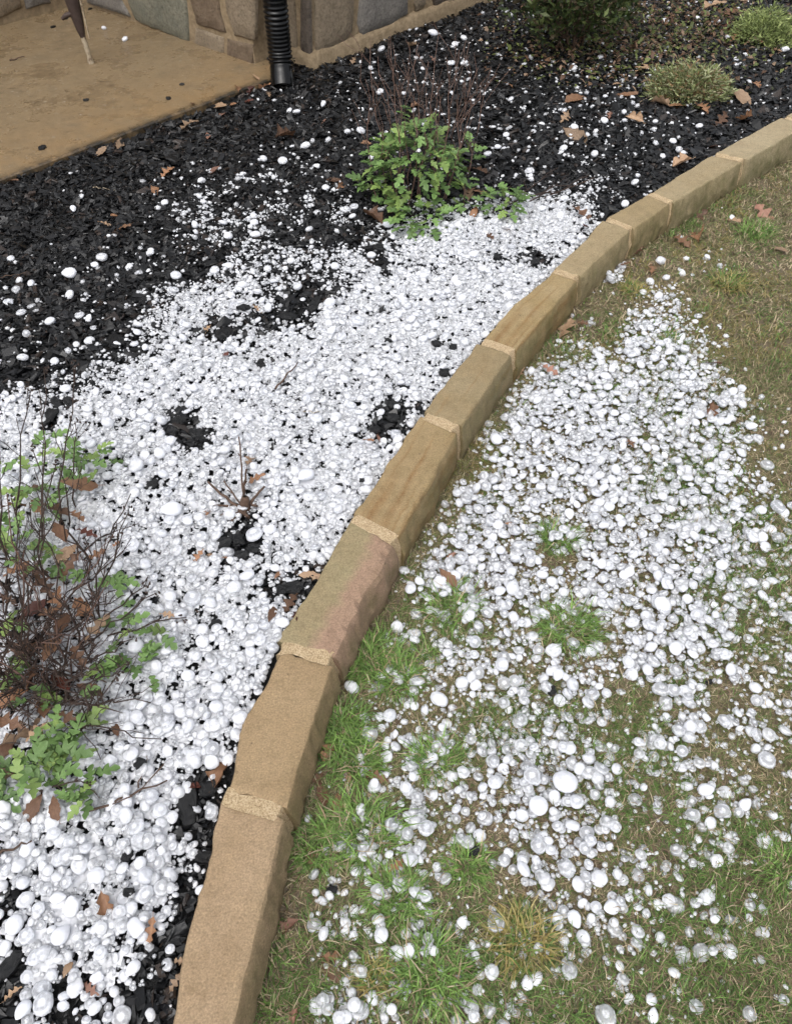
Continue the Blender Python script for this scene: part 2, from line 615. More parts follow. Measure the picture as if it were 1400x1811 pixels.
def to_parent(V, parent):
    return np.asarray(V) - np.array(parent.location)


def block(nm, L0, R0, L1, R1, mat, parent, ring_seed, rough_left=0.006, rough_right=0.003, chamfer=0.0, top_dz=0.0, belly=0.0, nu=58, gap=True, lfun=None):
    """one rock-faced block between two joints: u along, then a profile across"""
    prof = []   # (v across 0..1, height fraction, uvw.G, algae)
    V, A, Fc = [], [], []
    vs_top = np.linspace(0, 1, 9)
    ldir = (L1 - L0).normalized()
    for i in range(nu):
        u = i / (nu - 1)
        l = L0.lerp(L1, u)
        r = R0.lerp(R1, u)
        across = (r - l)
        wdt = across.length
        an = across / wdt
        s_l = (fbm(np.array([u * 1.6 + ring_seed * 7.1]), np.array([0.3]), 0.5, 41)[0] - 0.5) * 2
        s_f = (fbm(np.array([u * 17 + ring_seed * 3.7]), np.array([0.7]), 1.0, 42)[0] - 0.5) * 2
        s_r = (fbm(np.array([u * 1.5 + ring_seed * 5.3]), np.array([0.9]), 0.5, 43)[0] - 0.5) * 2
        s_q = (fbm(np.array([u * 20 + ring_seed * 2.9]), np.array([0.2]), 1.0, 44)[0] - 0.5) * 2
        endr = min(u, 1 - u) * wdt * 3.3
        er = (0.0025 if nu > 10 else 0.0) * max(0, 1 - endr / 0.012) ** 2
        chip = max(0.0, s_f - 0.25) * 0.012
        lo = rough_left * 2.2 * s_l + 0.003 * s_f - chip + (lfun(u) if lfun else 0)
        ro = rough_right * 2.0 * s_r + 0.002 * s_q + belly * math.sin(math.pi * u)
        ch = chamfer * max(0.25, 0.7 + 0.5 * s_r + 0.8 * s_q) if chamfer else 0.004 + 0.008 * max(0, s_q)
        chz = chamfer * 0.9 * (0.8 + 0.4 * s_q) if chamfer else 0.005
        zt = ZT + top_dz
        row = []
        ledge = -lo
        # bed side, from below up
        row.append((ledge - 0.006, -0.01, -0.2, 0.3))
        row.append((ledge - 0.003 + 0.003 * s_f, zt * 0.55, -0.1, 0.2))
        row.append((ledge + 0.0005, zt - 0.007, -0.02, 0.05))
        row.append((ledge + 0.004, zt - 0.0008 - 0.25 * chip, 0.0, 0))
        a0, a1 = ledge + 0.010, wdt + ro - ch
        for v in vs_top:
            row.append((a0 + (a1 - a0) * v, zt + 0.0016 * (vnoise(np.array([u * 9 + ring_seed]), np.array([v * 4.0]), 1.0, 47)[0] - 0.5), 0.05 + 0.9 * v, 0.15 if v > 0.8 else 0))
        row.append((wdt + ro - ch * 0.35, zt - chz * 0.35, 1.0, 0.35))
        row.append((wdt + ro, zt - chz, 1.05, 0.6))
        for hf, bo in ((0.72, 0.006), (0.5, 0.010), (0.28, 0.010), (0.1, 0.008), (-0.15, 0.008)):
            jit = (0.005 * (vnoise(np.array([u * 9 + ring_seed * 1.7]), np.array([hf * 6]), 1.0, 48)[0] - 0.5) + 0.003 * (vnoise(np.array([u * 26 + ring_seed * 1.7]), np.array([hf * 11]), 1.0, 49)[0] - 0.5)) * 2
            row.append((wdt + ro + bo + jit, (zt - chz) * hf, 1.2 + (1 - hf) * 0.3, 1.0))
        for (aa, z, g, al) in row:
            q = l + an * aa
            if nu > 10:
                e_w = max(0.0, 1 - u / 0.06) - max(0.0, 1 - (1 - u) / 0.06)
                q = q + ldir * (e_w * 0.012 * (vnoise(np.array([aa * 60 + ring_seed * 9 + (50 if u > 0.5 else 0)]), np.array([z * 40]), 1.0, 50)[0] - 0.35))
            V.append((q.x, q.y, z - er))
            A.append((u, g, al))
    m = len(row)
    for i in range(nu - 1):
        for j in range(m - 1):
            a = i * m + j
            Fc.append((a, a + m, a + m + 1, a + 1))
    Vn = np.array(V)
    me = mesh_np(nm, to_parent(Vn, parent), np.array(Fc), mat, True, np.array(A), 'uvw')
    bm = bmesh.new()
    bm.from_mesh(me)
    bm.verts.ensure_lookup_table()
    for base in (0, (nu - 1) * m):
        try:
            f = bm.faces.new([bm.verts[base + j] for j in range(m)])
            f.smooth = False
        except ValueError:
            pass
    bmesh.ops.recalc_face_normals(bm, faces=bm.faces)
    for e_ in bm.edges:
        if len(e_.link_faces) == 2 and e_.calc_face_angle(0) > 0.42:
            e_.smooth = False
    bm.to_mesh(me)
    bm.free()
    return link(nm, me, parent)


def sm(i, **kw):
    return stone_material('sandstone_%s' % i, **kw)


TAN = (0.265, 0.195, 0.125)
TAN2 = (0.215, 0.155, 0.095)
OLV = (0.225, 0.185, 0.11)
stone_specs = {   # index of the joint at the near end (index 3 = the block that leaves the bottom of the picture)
    3: dict(mat=sm('a', base=(0.284, 0.204, 0.128), dark=(0.250, 0.176, 0.105), green=0.55), rough_right=0.005, chamfer=0.012, rough_left=0.005),
    4: dict(mat=sm('b', base=(0.272, 0.195, 0.113), dark=(0.234, 0.164, 0.092), green=0.6), rough_left=0.004, lfun=lambda u: 0.024 * math.exp(-((u - 0.42) / 0.26) ** 2) - 0.012),
    5: dict(mat=sm('c', base=(0.240, 0.200, 0.115), dark=(0.217, 0.167, 0.096), green=0.6, pink=0.8), chamfer=0.026, rough_right=0.013),
    6: dict(mat=sm('d', base=(0.272, 0.200, 0.109), dark=(0.223, 0.161, 0.083), band=(0.175, 0.092, 0.035), green=0.7), rough_left=0.007, rough_right=0.005, chamfer=0.012),
    7: dict(mat=sm('e', base=(0.240, 0.190, 0.113), dark=(0.217, 0.161, 0.088), band=(0.20, 0.115, 0.045), band_stops=[(0.55, (0, 0, 0)), (0.68, (1, 1, 1))], green=0.6), chamfer=0.010),
    8: dict(mat=sm('f', base=(0.284, 0.217, 0.121), dark=(0.240, 0.173, 0.083), band=(0.17, 0.085, 0.03), green=0.6), rough_left=0.008),
    9: dict(mat=sm('g', base=(0.278, 0.220, 0.131), dark=(0.240, 0.183, 0.105), green=0.6), chamfer=0.014),
    10: dict(mat=sm('h', base=(0.261, 0.200, 0.115), dark=(0.228, 0.173, 0.094), green=0.75), chamfer=0.012),
    11: dict(mat=sm('i', base=(0.284, 0.228, 0.141), dark=(0.245, 0.190, 0.109), green=0.8), chamfer=0.012),
    12: dict(mat=sm('j', base=(0.317, 0.262, 0.167), dark=(0.272, 0.217, 0.135), green=0.85), chamfer=0.01),
}
GAP = [0.026] * len(PL)
for i in range(len(PL) - 1):
    L0, L1, R0, R1 = PL[i], PL[i + 1], PR[i], PR[i + 1]
    ul = (L1 - L0).normalized()
    ur = (R1 - R0).normalized()
    spec = dict(stone_specs.get(i, stone_specs[3 if i < 3 else 12]))
    m_ = spec.pop('mat')
    block('stone', L0 + ul * 0.013, R0 + ur * 0.013, L1 - ul * 0.013, R1 - ur * 0.013, m_, edging, i + 1, top_dz=random.uniform(-0.003, 0.003), **spec)
for i in range(1, len(PL) - 1):
    L, Rr = PL[i], PR[i]
    ax = (Rr - L).normalized()
    ul = Vector((-ax.y, ax.x, 0))
    if ul.y < 0:
        ul = -ul
    hw = random.uniform(0.0175, 0.021)
    bl = block('mortar_joint', L - ul * hw + ax * 0.006, Rr - ul * hw - ax * 0.006, L + ul * hw + ax * 0.006, Rr + ul * hw - ax * 0.006, M_MORTAR, edging, i * 1.37 + 40,
               rough_left=0.004, rough_right=0.002, top_dz=-0.0022, nu=7, belly=-0.004)

# ------------------------------------------------------------------ house walls
WALL_TOP = 1.5


def wall_sh(px, py, P0, d):
    """survey point on an upright wall through P0 along d -> (distance along, height)"""
    n = Vector((d.y, -d.x, 0))
    o = Vector((0, 0, CAM_Z))
    q = U(px, py, 0.0) - o
    t = (P0 - o).dot(n) / q.dot(n)
    h = o + q * t
    return ((h - P0).dot(d), h.z)


def wall_stone(poly, P0, d, n, mat, parent, depth=0.012, seed=0, subdiv=3):
    """a stone face: outline in (s, h), grown to a rough pillow proud of the mortar"""
    rnd = random.Random(seed)
    pts = []
    m = len(poly)
    for i in range(m):
        a, b = poly[i], poly[(i + 1) % m]
        nseg = max(2, int(math.hypot(a[0] - b[0], a[1] - b[1]) / 0.05))
        for j in range(nseg):
            t = j / nseg
            pts.append((a[0] + (b[0] - a[0]) * t + rnd.uniform(-.004, .004), a[1] + (b[1] - a[1]) * t + rnd.uniform(-.004, .004)))
    cx = sum(q[0] for q in pts) / len(pts)
    cy = sum(q[1] for q in pts) / len(pts)
    bm = bmesh.new()
    rings = []
    for sc, dp in ((1.0, -0.012), (1.0, depth * 0.35), (0.94, depth), (0.6, depth * 1.25), (0.25, depth * 1.2)):
        ring = []
        for (s, h) in pts:
            ss = cx + (s - cx) * sc
            hh = cy + (h - cy) * sc
            q = P0 + d * ss + n * (dp + (rnd.uniform(-.003, .003) if dp > 0 else 0))
            ring.append(bm.verts.new((q.x - parent.location.x, q.y - parent.location.y, hh - parent.location.z)))
        rings.append(ring)
    for r0, r1 in zip(rings, rings[1:]):
        for i in range(len(r0)):
            f = bm.faces.new((r0[i], r0[(i + 1) % len(r0)], r1[(i + 1) % len(r0)], r1[i]))
            f.smooth = True
    f = bm.faces.new(rings[-1])
    f.smooth = True
    bmesh.ops.recalc_face_normals(bm, faces=bm.faces)
    me = bpy.data.meshes.new('stone')
    bm.to_mesh(me)
    bm.free()
    me.materials.append(mat)
    return link('stone', me, parent)


house = empty('house_wall', (PD.x, PD.y, 0), 'rough stone house wall with thick tan mortar behind the garden bed', 'wall')


def wall_backing():
    """the mortar body of the house corner, one closed prism"""
    foot = [PA - DA * 4.0, PA, PB, PC, PD, PD + DA * 5.0, PD + DA * 5.0 - DB * 3.2, PA - DA * 4.0 - DB * 0.6]
    # fine strips for a slightly uneven mortar face
    bm = bmesh.new()
    path = []
    for a, b in zip(foot[:5], foot[1:6]):
        n_ = max(2, int((b - a).length / 0.08))
        for j in range(n_):
            path.append(a.lerp(b, j / n_))
    path += [foot[5], foot[6], foot[7]]
    hs_ = np.linspace(-0.05, WALL_TOP, 22)
    ring = []
    for h in hs_:
        rr = []
        for i, q in enumerate(path):
            j1, j2 = random.uniform(-.003, .003), random.uniform(-.003, .003)
            rr.append(bm.verts.new((q.x + j1 - house.location.x, q.y + j2 - house.location.y, h)))
        ring.append(rr)
    for r0, r1 in zip(ring, ring[1:]):
        for i in range(len(path)):
            k2 = (i + 1) % len(path)
            bm.faces.new((r0[i], r0[k2], r1[k2], r1[i]))
    bm.faces.new(ring[-1])
    bmesh.ops.recalc_face_normals(bm, faces=bm.faces)
    me = bpy.data.meshes.new('mortar_bed')
    bm.to_mesh(me)
    bm.free()
    me.materials.append(M_WALLMORTAR)
    return link('mortar_bed', me, house)


wall_backing()
NL = Vector((DB.y, -DB.x, 0))                 # out of the left wall
if NL.y > 0:
    NL = -NL
NR = Vector((DA.y, -DA.x, 0))                 # out of the right wall
if NR.dot(Vector((0, 0, 0)) - PD) < 0:
    NR = -NR


def px_stone(pxs, P0, d, n, mat, seed, depth=0.012):
    poly = [wall_sh(x, y, P0, d) for x, y in pxs]
    return wall_stone(poly, P0, d, n, WM[mat], house, depth, seed)


# left wall (read off the photograph; upper corners run on above the picture)
px_stone([(150, -60), (212, -40), (216, 0), (233, 30), (155, 4)], PB, DB, NL, 'grey', 1)
px_stone([(222, -60), (322, -60), (334, 30), (336, 76), (241, 36), (226, 0)], PB, DB, NL, 'green', 2)
px_stone([(332, -60), (380, -60), (390, 20), (401, 58), (350, 42), (339, 4)], PB, DB, NL, 'brown', 3)
px_stone([(391, -60), (453, -60), (453, 72), (416, 62), (402, 20)], PB, DB, NL, 'tan', 4)
px_stone([(347, 50), (396, 66), (396, 102), (344, 82)], PB, DB, NL, 'tan', 5, 0.008)
px_stone([(402, 68), (448, 80), (449, 120), (402, 106)], PB, DB, NL, 'brown', 6, 0.008)
# the short return behind the downspout and the pier
px_stone([(506, -60), (519, -60), (526, 60), (527, 96), (508, 84)], PD, DB, NL, 'tan', 7)
px_stone([(531, -60), (546, -60), (550, 60), (551, 108), (535, 97)], PD, DB, NL, 'dark', 8, 0.010)
# right wall
px_stone([(553, -60), (622, -60), (624, 30), (620, 58), (604, 78), (557, 100)], PD, DA, NR, 'tan', 9, 0.016)
px_stone([(640, -60), (716, -60), (720, 25), (690, 42), (636, 64), (631, 40)], PD, DA, NR, 'grey', 10, 0.016)
px_stone([(728, -60), (742, -60), (752, 8), (732, 22)], PD, DA, NR, 'tan', 11, 0.012)
px_stone([(748, -80), (860, -80), (800, 4), (766, 10)], PD, DA, NR, 'dark', 12, 0.016)


def course(P0, d, n, s0, s1, h0, h1, seed):
    rnd = random.Random(seed)
    s = s0
    while s < s1 - 0.08:
        w = min(rnd.uniform(0.18, 0.42), s1 - s)
        j = lambda: rnd.uniform(-.012, .012)
        poly = [(s + .014 + j(), h0 + .014 + j()), (s + w - .014 + j(), h0 + .014 + j()), (s + w - .014 + j(), h1 - .014 + j()), (s + .014 + j(), h1 - .014 + j())]
        wall_stone(poly, P0, d, n, WM[rnd.choice(['green', 'brown', 'tan', 'grey', 'tan'])], house, 0.014, rnd.random())
        s += w


for q in range(3):      # what stands above the picture
    course(PB, DB, NL, -1.5, 0.0, 0.62 + q * 0.28, 0.90 + q * 0.28, 20 + q)
    course(PD, DA, NR, 0.0, 3.4, 0.62 + q * 0.28, 0.90 + q * 0.28, 30 + q)
course(PD, DA, NR, 1.15, 3.4, 0.16, 0.60, 40)
course(PA - DA * 4.0, DA, Vector((DA.y, -DA.x, 0)), 0.6, 3.9, 0.15, 0.55, 50)
course(PA - DA * 4.0, DA, Vector((DA.y, -DA.x, 0)), 0.6, 3.9, 0.57, 0.95, 51)


def ledge():
    """rough mortar footing along the right wall and round the pier"""
    bm = bmesh.new()
    path = [PC + NL * 0.0 - DB * 0.02] + [PC.lerp(PD, t) for t in np.linspace(0.1, 1, 6)] + [PD + DA * t for t in np.linspace(0.05, 4.0, 60)]
    prev = None
    for i, q in enumerate(path):
        nn = NL if i < 6 else ((NL + NR).normalized() if i == 6 else NR)
        j = lambda a: random.uniform(-a, a)
        top = 0.175 + j(.008)
        pts = [(0.030 + j(.006), -0.02), (0.026 + j(.005), top - 0.035), (0.015 + j(.004), top - 0.008), (-0.005, top)]
        ring = [bm.verts.new((q.x + nn.x * a - house.location.x, q.y + nn.y * a - house.location.y, z)) for a, z in pts]
        if prev:
            for u in range(3):
                f = bm.faces.new((prev[u], ring[u], ring[u + 1], prev[u + 1]))
                f.smooth = True
        prev = ring
    bmesh.ops.recalc_face_normals(bm, faces=bm.faces)
    me = bpy.data.meshes.new('footing')
    bm.to_mesh(me)
    bm.free()
    me.materials.append(M_WALLMORTAR)
    return link('footing', me, house)


ledge()


# ------------------------------------------------------------------ tubes
def tube(path, radii, sides=6, V=None, Fc=None, cap=True):
    """append a tube along path to lists V, Fc (quads)"""
    path = [Vector(q) for q in path]
    base = len(V)
    up = Vector((0, 0, 1))
    for i, q in enumerate(path):
        t = (path[min(i + 1, len(path) - 1)] - path[max(i - 1, 0)]).normalized()
        a = t.cross(up if abs(t.z) < 0.95 else Vector((1, 0, 0))).normalized()
        b = t.cross(a)
        r = radii[i] if hasattr(radii, '__len__') else radii
        for s in range(sides):
            an = 2 * math.pi * s / sides
            c = q + a * (math.cos(an) * r) + b * (math.sin(an) * r)
            V.append((c.x, c.y, c.z))
    for i in range(len(path) - 1):
        for s in range(sides):
            s2 = (s + 1) % sides
            Fc.append((base + i * sides + s, base + i * sides + s2, base + (i + 1) * sides + s2, base + (i + 1) * sides + s))


# downspout
pp = U(492, 150, 0.10)
pb = Vector((pp.x, pp.y, 0))
down = empty('downspout', (pb.x, pb.y, 0.09), 'black corrugated plastic downspout standing against the stone wall corner', 'downspout')
back = (PC + DB * 0.1 - pb)
back.z = 0
back = back.normalized()
spine = []
for t in np.linspace(0, 1, 150):
    z = 0.02 + t * 0.56
    off = 0.10 * max(0, 1 - z / 0.18) ** 2       # bends out at the foot
    base = pb + back * 0.085
    q = base - back * off * 0.9 + DB * off * 0.35
    spine.append(Vector((q.x, q.y, z + 0.06)))
rad = []
for i, q in enumerate(spine):
    ph = i * 2 * math.pi / 5.4 + 1.3 * math.sin(i * 0.11)
    rad.append(0.0585 + (0.0026 + 0.0012 * math.sin(i * 0.083)) * math.cos(ph) * (0.25 if i > 92 else 1) if i > 22 else 0.060 + 0.002 * math.sin(i * 0.25))
V, Fc = [], []
tube(spine, rad, 22, V, Fc)
link('corrugated_elbow', mesh_np('corrugated_elbow', to_parent(V, down), Fc, M_PIPE, True), down)
V, Fc = [], []
top = spine[-1]
tube([top + Vector((0, 0, -0.02)), top + Vector((0, 0, 0.03)), top + Vector((0, 0, 0.05)), top + Vector((0, 0, 1.0))], [0.062, 0.062, 0.05, 0.05], 16, V, Fc)
pipe_part = link('pipe', mesh_np('pipe', to_parent(V, down), Fc, M_PIPE, True), down)
for j in range(7):
    an = -math.pi * 0.95 + j * 0.55
    dirv = Vector((math.cos(an), math.sin(an), 0))
    tv = Vector((-dirv.y, dirv.x, 0))
    c0 = top + dirv * 0.0585
    bm = bmesh.new()
    vs = []
    for (a, z, o_) in ((-0.013, -0.018, 0.005), (0.013, -0.018, 0.005), (0.0, -0.085, 0.0065)):
        for e in (0, 0.004):
            q = c0 + tv * a + dirv * (o_ + e) + Vector((0, 0, z))
            vs.append(bm.verts.new(q - down.location))
    bm.faces.new((vs[1], vs[3], vs[5]))
    bm.faces.new((vs[0], vs[4], vs[2]))
    for a, b in ((0, 2), (2, 4), (4, 0)):
        bm.faces.new((vs[a], vs[b], vs[b + 1], vs[a + 1]))
    bmesh.ops.recalc_face_normals(bm, faces=bm.faces)
    me = bpy.data.meshes.new('tooth')
    bm.to_mesh(me)
    bm.free()
    me.materials.append(M_PIPE)
    link('tooth', me, pipe_part)

# weathered stake on the patio
sp = U(164, 112, 0.115)
stake = empty('wooden_stake', sp, 'dark brown weathered stake with a pale splintered foot standing on the patio', 'stake')
V, Fc = [], []
pth = [Vector((-0.004, 0, z)) for z in (0.0, 0.04, 0.09, 0.15, 0.20)]
for i, q in enumerate(pth):
    q.x += -0.012 * (i / 4) + random.uniform(-.003, .003)
tube(pth, [0.017, 0.012, 0.014, 0.013, 0.016], 7, V, Fc)
link('splintered_foot', mesh_np('splintered_foot', V, Fc, M_PALEWOOD, True), stake)
V, Fc = [], []
pth = [Vector((-0.014 - 0.002 * i, 0.0, z)) for i, z in enumerate((0.12, 0.16, 0.22, 0.30, 0.6, 1.1))]
tube(pth, [0.012, 0.022, 0.030, 0.036, 0.037, 0.037], 12, V, Fc)
link('post', mesh_np('post', V, Fc, M_STAKE, True), stake)
V, Fc = [], []
tube([Vector((-0.03, -0.01, 0.235)), Vector((-0.07, -0.015, 0.225)), Vector((-0.09, -0.015, 0.21))], [0.014, 0.012, 0.009], 6, V, Fc)
link('side_stub', mesh_np('side_stub', V, Fc, M_STAKE, True), stake)
V, Fc = [], []
tube([Vector((0.022, -0.012, 0.12)), Vector((0.026, -0.012, 0.3)), Vector((0.026, -0.012, 0.7))], [0.004, 0.006, 0.006], 5, V, Fc)
link('peeling_strip', mesh_np('peeling_strip', V, Fc, M_PALEWOOD, True), stake)
# ------------------------------------------------------------------ survey of the hail: how thickly it lies (0..9), one figure per 50 survey units
HAIL = """0000000000000000012211222111
0000000000000111111112221111
0000000000001122211122221111
0000000001111111112222111111
0000000000111112221222221111
0000000001111111112222221111
0010012333321111222344210000
0000024444444345567863000100
0001124444333567899976001000
1122211355556666788998001300
2222346665336889999800353000
2222467666789999980012664100
3334567877899998800354776200
3456788889999987005888888510
7768876899999660027888888741
8878874899999670058888887652
8888888999999800367888787643
8889999889999002677777777654
8889999878998004787677767764
8889999767890026787576677765
7789998876500157876667677664
6679999886600134676666777654
6679999988001466656545787655
6679999887001245544445565444
6678899980012444445554344444
6788899870014435445654345444
6788888750013444455654554333
6788886500123454456654334433
7888885500114454345654333443
6788876300124544345554333433
6777776200134543345554433332
5778874000143454334444433332
6777863000143344333444333332
5677642000133444333344333332
4667542000144333333333333222
4644432000145433433333332222"""
HG = np.array([[int(ch) for ch in row] for row in HAIL.split('\n')], float)
COVER = np.array([0.0, 0.014, 0.045, 0.17, 0.33, 0.50, 0.66, 0.82, 0.94, 0.985])
_r, _c = np.meshgrid(np.arange(36), np.arange(28), indexing='ij')
HG = np.where((_r >= 23) & (_c >= 11) & (HG >= 2), np.minimum(HG + 1, 6), HG)
HG = np.where((_r >= 12) & (_r <= 22) & (_c >= 15) & (HG >= 8) & (_c > 16 - (_r - 12) * 0.2), np.where(_r < 18, 7.6, 7), HG)
HG = np.where((_r >= 6) & (_r <= 10) & (_c >= 6) & (_c <= 14) & (HG >= 3) & (HG < 7), HG + 0.4, HG)
HG = np.where((_r >= 28) & (_r <= 34) & (_c <= 6) & (HG >= 3), np.minimum(HG + 1, 8), HG)
_ys = np.arange(36) * 50 + 25.0
_cl = np.interp(_ys, [q[1] for q in JL][::-1], [q[0] for q in JL][::-1])
HB = HG.copy()                                  # the bed's figures carried up to the stones
for r_ in range(7, 36):
    for c_ in range(1, 28):
        if HB[r_, c_] == 0 and c_ * 50 > _cl[r_] - 70 and c_ * 50 < _cl[r_] + 140:
            HB[r_, c_] = HB[r_, c_ - 1]
HG = np.interp(HG, np.arange(10), COVER)
HB = np.interp(HB, np.arange(10), COVER)
HOLES = [(322, 752, 42, 34), (355, 775, 24, 22), (425, 960, 48, 30), (445, 940, 26, 40), (512, 1055, 40, 26), (700, 735, 40, 30), (668, 768, 34, 18), (500, 560, 62, 26),
         (395, 592, 42, 22), (343, 1425, 20, 55), (22, 1605, 40, 26), (20, 1720, 40, 45), (335, 1620, 24, 70), (270, 858, 15, 11), (90, 735, 20, 26), (215, 830, 16, 14), (205, 605, 40, 18),
         (665, 445, 34, 24), (270, 1795, 50, 22), (560, 1030, 20, 26), (955, 455, 34, 18), (895, 460, 30, 12), (540, 400, 50, 26), (1130, 790, 26, 12), (990, 985, 40, 22),
         (790, 1130, 60, 26), (1110, 1240, 60, 24), (1280, 1230, 40, 20), (1160, 690, 12, 10), (865, 1580, 60, 60), (520, 1650, 40, 200)]


def cover(x, y, z):
    px, py, _ = PX(np.stack([x, y, z], -1))
    gx = np.clip(px / 50 - 0.5, 0, 27)
    gy = np.clip(py / 50 - 0.5, 0, 35)
    i0 = np.minimum(gx.astype(int), 26)
    j0 = np.minimum(gy.astype(int), 34)
    fx, fy = gx - i0, gy - j0
    outx = np.maximum(np.maximum(-px, px - 1400), 0)
    # do not blur the bed's figures into the lawn's across the stones
    jn, i_n = np.clip((py / 50).astype(int), 0, 35), np.clip((px / 50).astype(int), 0, 27)

    def look(T):
        c = (T[j0, i0] * (1 - fx) + T[j0, i0 + 1] * fx) * (1 - fy) + (T[j0 + 1, i0] * (1 - fx) + T[j0 + 1, i0 + 1] * fx) * fy
        near = T[jn, i_n]
        return np.where(near < 0.01, c * 0.25, 0.5 * c + 0.5 * np.maximum(c, near))
    c = np.where(x < x_left(y), look(HB), look(HG))
    wx = (vnoise(x, y, 0.035, 81) - 0.5) * 46 + (vnoise(x, y, 0.012, 83) - 0.5) * 24
    wy = (vnoise(x, y, 0.035, 82) - 0.5) * 40 + (vnoise(x, y, 0.012, 84) - 0.5) * 20
    fl = np.where(vnoise(x, y, 0.022, 85) > 0.52, 0.12, 0.62)
    for hx, hy, ra, rb in HOLES:
        ra, rb = ra * 0.85, rb * 0.85
        d = ((px + wx - hx) / ra) ** 2 + ((py + wy - hy) / rb) ** 2
        c = c * np.where(d < 0.9, fl, np.where(d < 1.5, 0.6, 1))
    return c * np.exp(-(np.maximum(outx - 60, 0) / 230) ** 1.3)


